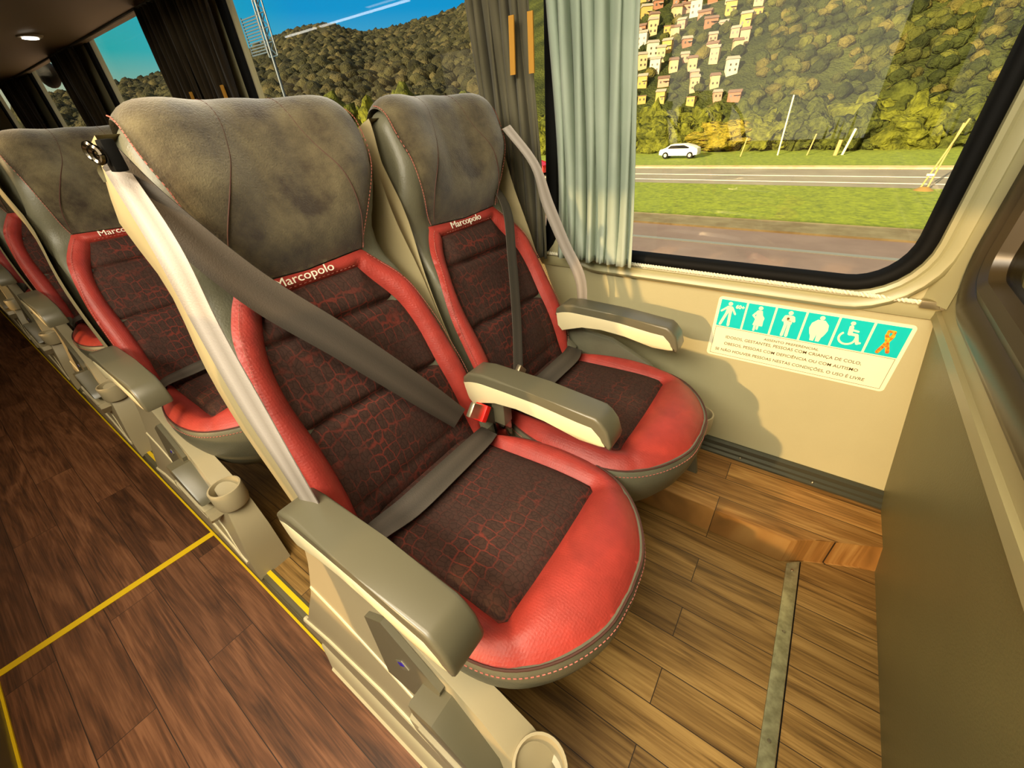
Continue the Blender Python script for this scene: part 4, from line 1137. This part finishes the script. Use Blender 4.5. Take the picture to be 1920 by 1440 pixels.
for p, a, r in spots:
    j = rnd.randrange(10)
    o = bpy.data.objects.new('house', HM[j]); COL.objects.link(o); s = .52*r/62
    o.location = (p[0], p[1], hill_z(r, a)); o.rotation_euler = (0, 0, rnd.uniform(-.3, .3)+R(-a)*1); o.scale = (s, s, s)
    side = 'left-hand cluster on the hillside' if a < -5 else 'cluster near the window edge'
    kind = ['white', 'pinkish', 'brick red', 'cream', 'ochre'][j % 5]
    tag(o, 'small %s house in the %s beyond the window' % (kind, side), 'house', '%s houses in the %s' % (kind, side))
# cars
def car(name, paint, label, loc, rz=0):
    root = empty(name, loc); tag(root, label, 'car'); root.rotation_euler = (0, 0, rz)
    L = 1.95
    body = [(-.97, .16), (-.98, .32), (-.93, .42), (-.62, .46), (-.42, .64), (.30, .66), (.72, .50), (.93, .46), (.97, .34), (.96, .16), (.72, .14), (-.70, .14)]
    b = prism('body', body, 'y', -.38, .38, paint, root, bev=.04)
    for s in (-1, 1):
        prism('side_window', [(-.56, .455), (-.40, .60), (.26, .62), (.56, .50), (.50, .455)], 'y', s*.381, s*.386, M_BLACK, b)
        for x in (-.62, .62):
            bm = bmesh.new(); bmesh.ops.create_cone(bm, cap_ends=True, segments=20, radius1=.155, radius2=.155, depth=.10, matrix=Matrix.Translation((x, s*.35, .155)) @ Matrix.Rotation(R(90), 4, 'X')); wl = from_bm('wheel', bm, M_BLACK, root)
            bm = bmesh.new(); bmesh.ops.create_cone(bm, cap_ends=True, segments=14, radius1=.09, radius2=.08, depth=.02, matrix=Matrix.Translation((x, s*.405, .155)) @ Matrix.Rotation(R(90), 4, 'X')); from_bm('hubcap', bm, M_METAL, wl)
    return root
car('car', mat('white_paint', 'efe9dc', .25), 'white hatchback car on the far road in front of the hedge', (-6.75, 25.0, GZ+.05))
car('car', mat('red_paint', 'd01818', .25), 'red car glimpsed between the two curtains', (-11.9, 18.4, GZ+.0))
# posts
def post(name, base, top, r, m, label, cat, arm=False):
    root = empty(name, base); tag(root, label, cat); t = Vector(top)-Vector(base)
    tube('pole', [(0, 0, -.1), tuple(t)], r, m, root)
    if arm: tube('lamp_arm', [tuple(t), tuple(t+Vector((.3, -.1, .05)))], r*.8, m, root); box('lamp_head', t+Vector((.4, -.1, .05)), (.3, .12, .06), m, root, bev=.01)
    return root
M_POST = mat('pale_post', 'd3caa4', .6); M_WOOD = mat('weathered_wood', 'a08a50', .8)
post('lamp_post', (-2.3, 25.9, GZ), (-2.28, 25.9, 1.05), .035, M_POST, 'tall pale post standing at the verge in the middle of the front window', 'post')
post('fence_post', (-3.9, 25.5, GZ), (-3.75, 25.5, -.55), .03, M_WOOD, 'short thin stake left of the tall pale post', 'post')
post('fence_post', (-1.1, 25.8, GZ), (-.95, 25.8, -.50), .03, M_WOOD, 'short thin stake right of the tall pale post', 'post')
post('fence_post', (.25, 25.8, GZ), (.45, 25.8, -.35), .05, M_POST, 'pale leaning stake furthest right on the verge', 'post')
post('fence_post', (.0, 25.6, GZ), (.05, 25.6, -.75), .08, M_WOOD, 'stout short grey stump post beside the pale leaning stake', 'post')
tr = empty('tree_stakes', (2.3, 16.6, GZ)); tag(tr, 'pair of tall leaning bamboo stakes at the right of the grass median', 'stakes')
tube('bamboo_cane', [(-.1, 0, 0), (.25, 0, 1.70)], .022, M_WOOD, tr); tube('bamboo_cane', [(.05, 0, 0), (.20, .1, 1.60)], .022, M_WOOD, tr)
box('stake_tie', (.0, 0, .42), (.16, .10, .05), M_POST, tr)
bm = bmesh.new(); bmesh.ops.create_cone(bm, cap_ends=True, segments=14, radius1=.28, radius2=.08, depth=.12, matrix=Matrix.Translation((0, 0, .06))); from_bm('soil_mound', bm, mat('soil', '8a6a30', .95), tr)
# lattice mast seen through the second window
ms = empty('lattice_mast', (-33.9, 20.0, GZ)); tag(ms, 'dark lattice mast with ladder-like sign frames behind the second window', 'mast')
M_MAST = mat('mast_steel', '23384a', .5)
tube('pole', [(0, 0, 0), (0, 0, 10.5)], .10, M_MAST, ms)
bm = bmesh.new()
for z in np.arange(7.2, 9.2, .16): bm_box(bm, (-1.5, 0, z), (2.0, .05, .07))
bm_box(bm, (-2.5, 0, 8.2), (.07, .06, 2.1)); bm_box(bm, (-.5, 0, 8.2), (.07, .06, 2.1))
from_bm('sign_slats', bm, M_MAST, ms)
bm = bmesh.new(); zz = np.arange(6.9, 11, .75)
for a, b in zip(zz, zz[1:]): bm_tube(bm, [(-.4, 0, a), (.7, 0, b)], .04, 5); bm_tube(bm, [(.7, 0, a), (-.4, 0, b)], .04, 5); bm_tube(bm, [(-.4, 0, a), (.7, 0, a)], .04, 5)
bm_tube(bm, [(.7, 0, 6.9), (.7, 0, 10.6)], .05, 5); bm_tube(bm, [(-.4, 0, 6.9), (-.4, 0, 10.6)], .05, 5)
from_bm('bracing', bm, M_MAST, ms)
post('street_lamp', (-49.5, 20, GZ), (-48.4, 20, 7.4), .09, M_POST, 'thin pale street lamp pole behind the third window', 'street lamp', arm=True)
# exterior rear-view mirror glimpsed at the far window
mr = empty('side_mirror', (-6.85, 1.55, 1.75)); tag(mr, 'dark rounded mirror on an arm outside the fourth window at upper left', 'mirror')
bm = bmesh.new(); bmesh.ops.create_uvsphere(bm, u_segments=18, v_segments=10, radius=.16)
for v in bm.verts: v.co = Vector((v.co.x*1.3, v.co.y*.5, v.co.z*.75))
from_bm('mirror_housing', bm, M_BLACK, mr); tube('mirror_arm', [(-.1, 0, 0), (-.35, -.1, .25), (-.45, -.32, .30)], .02, M_BLACK, mr)
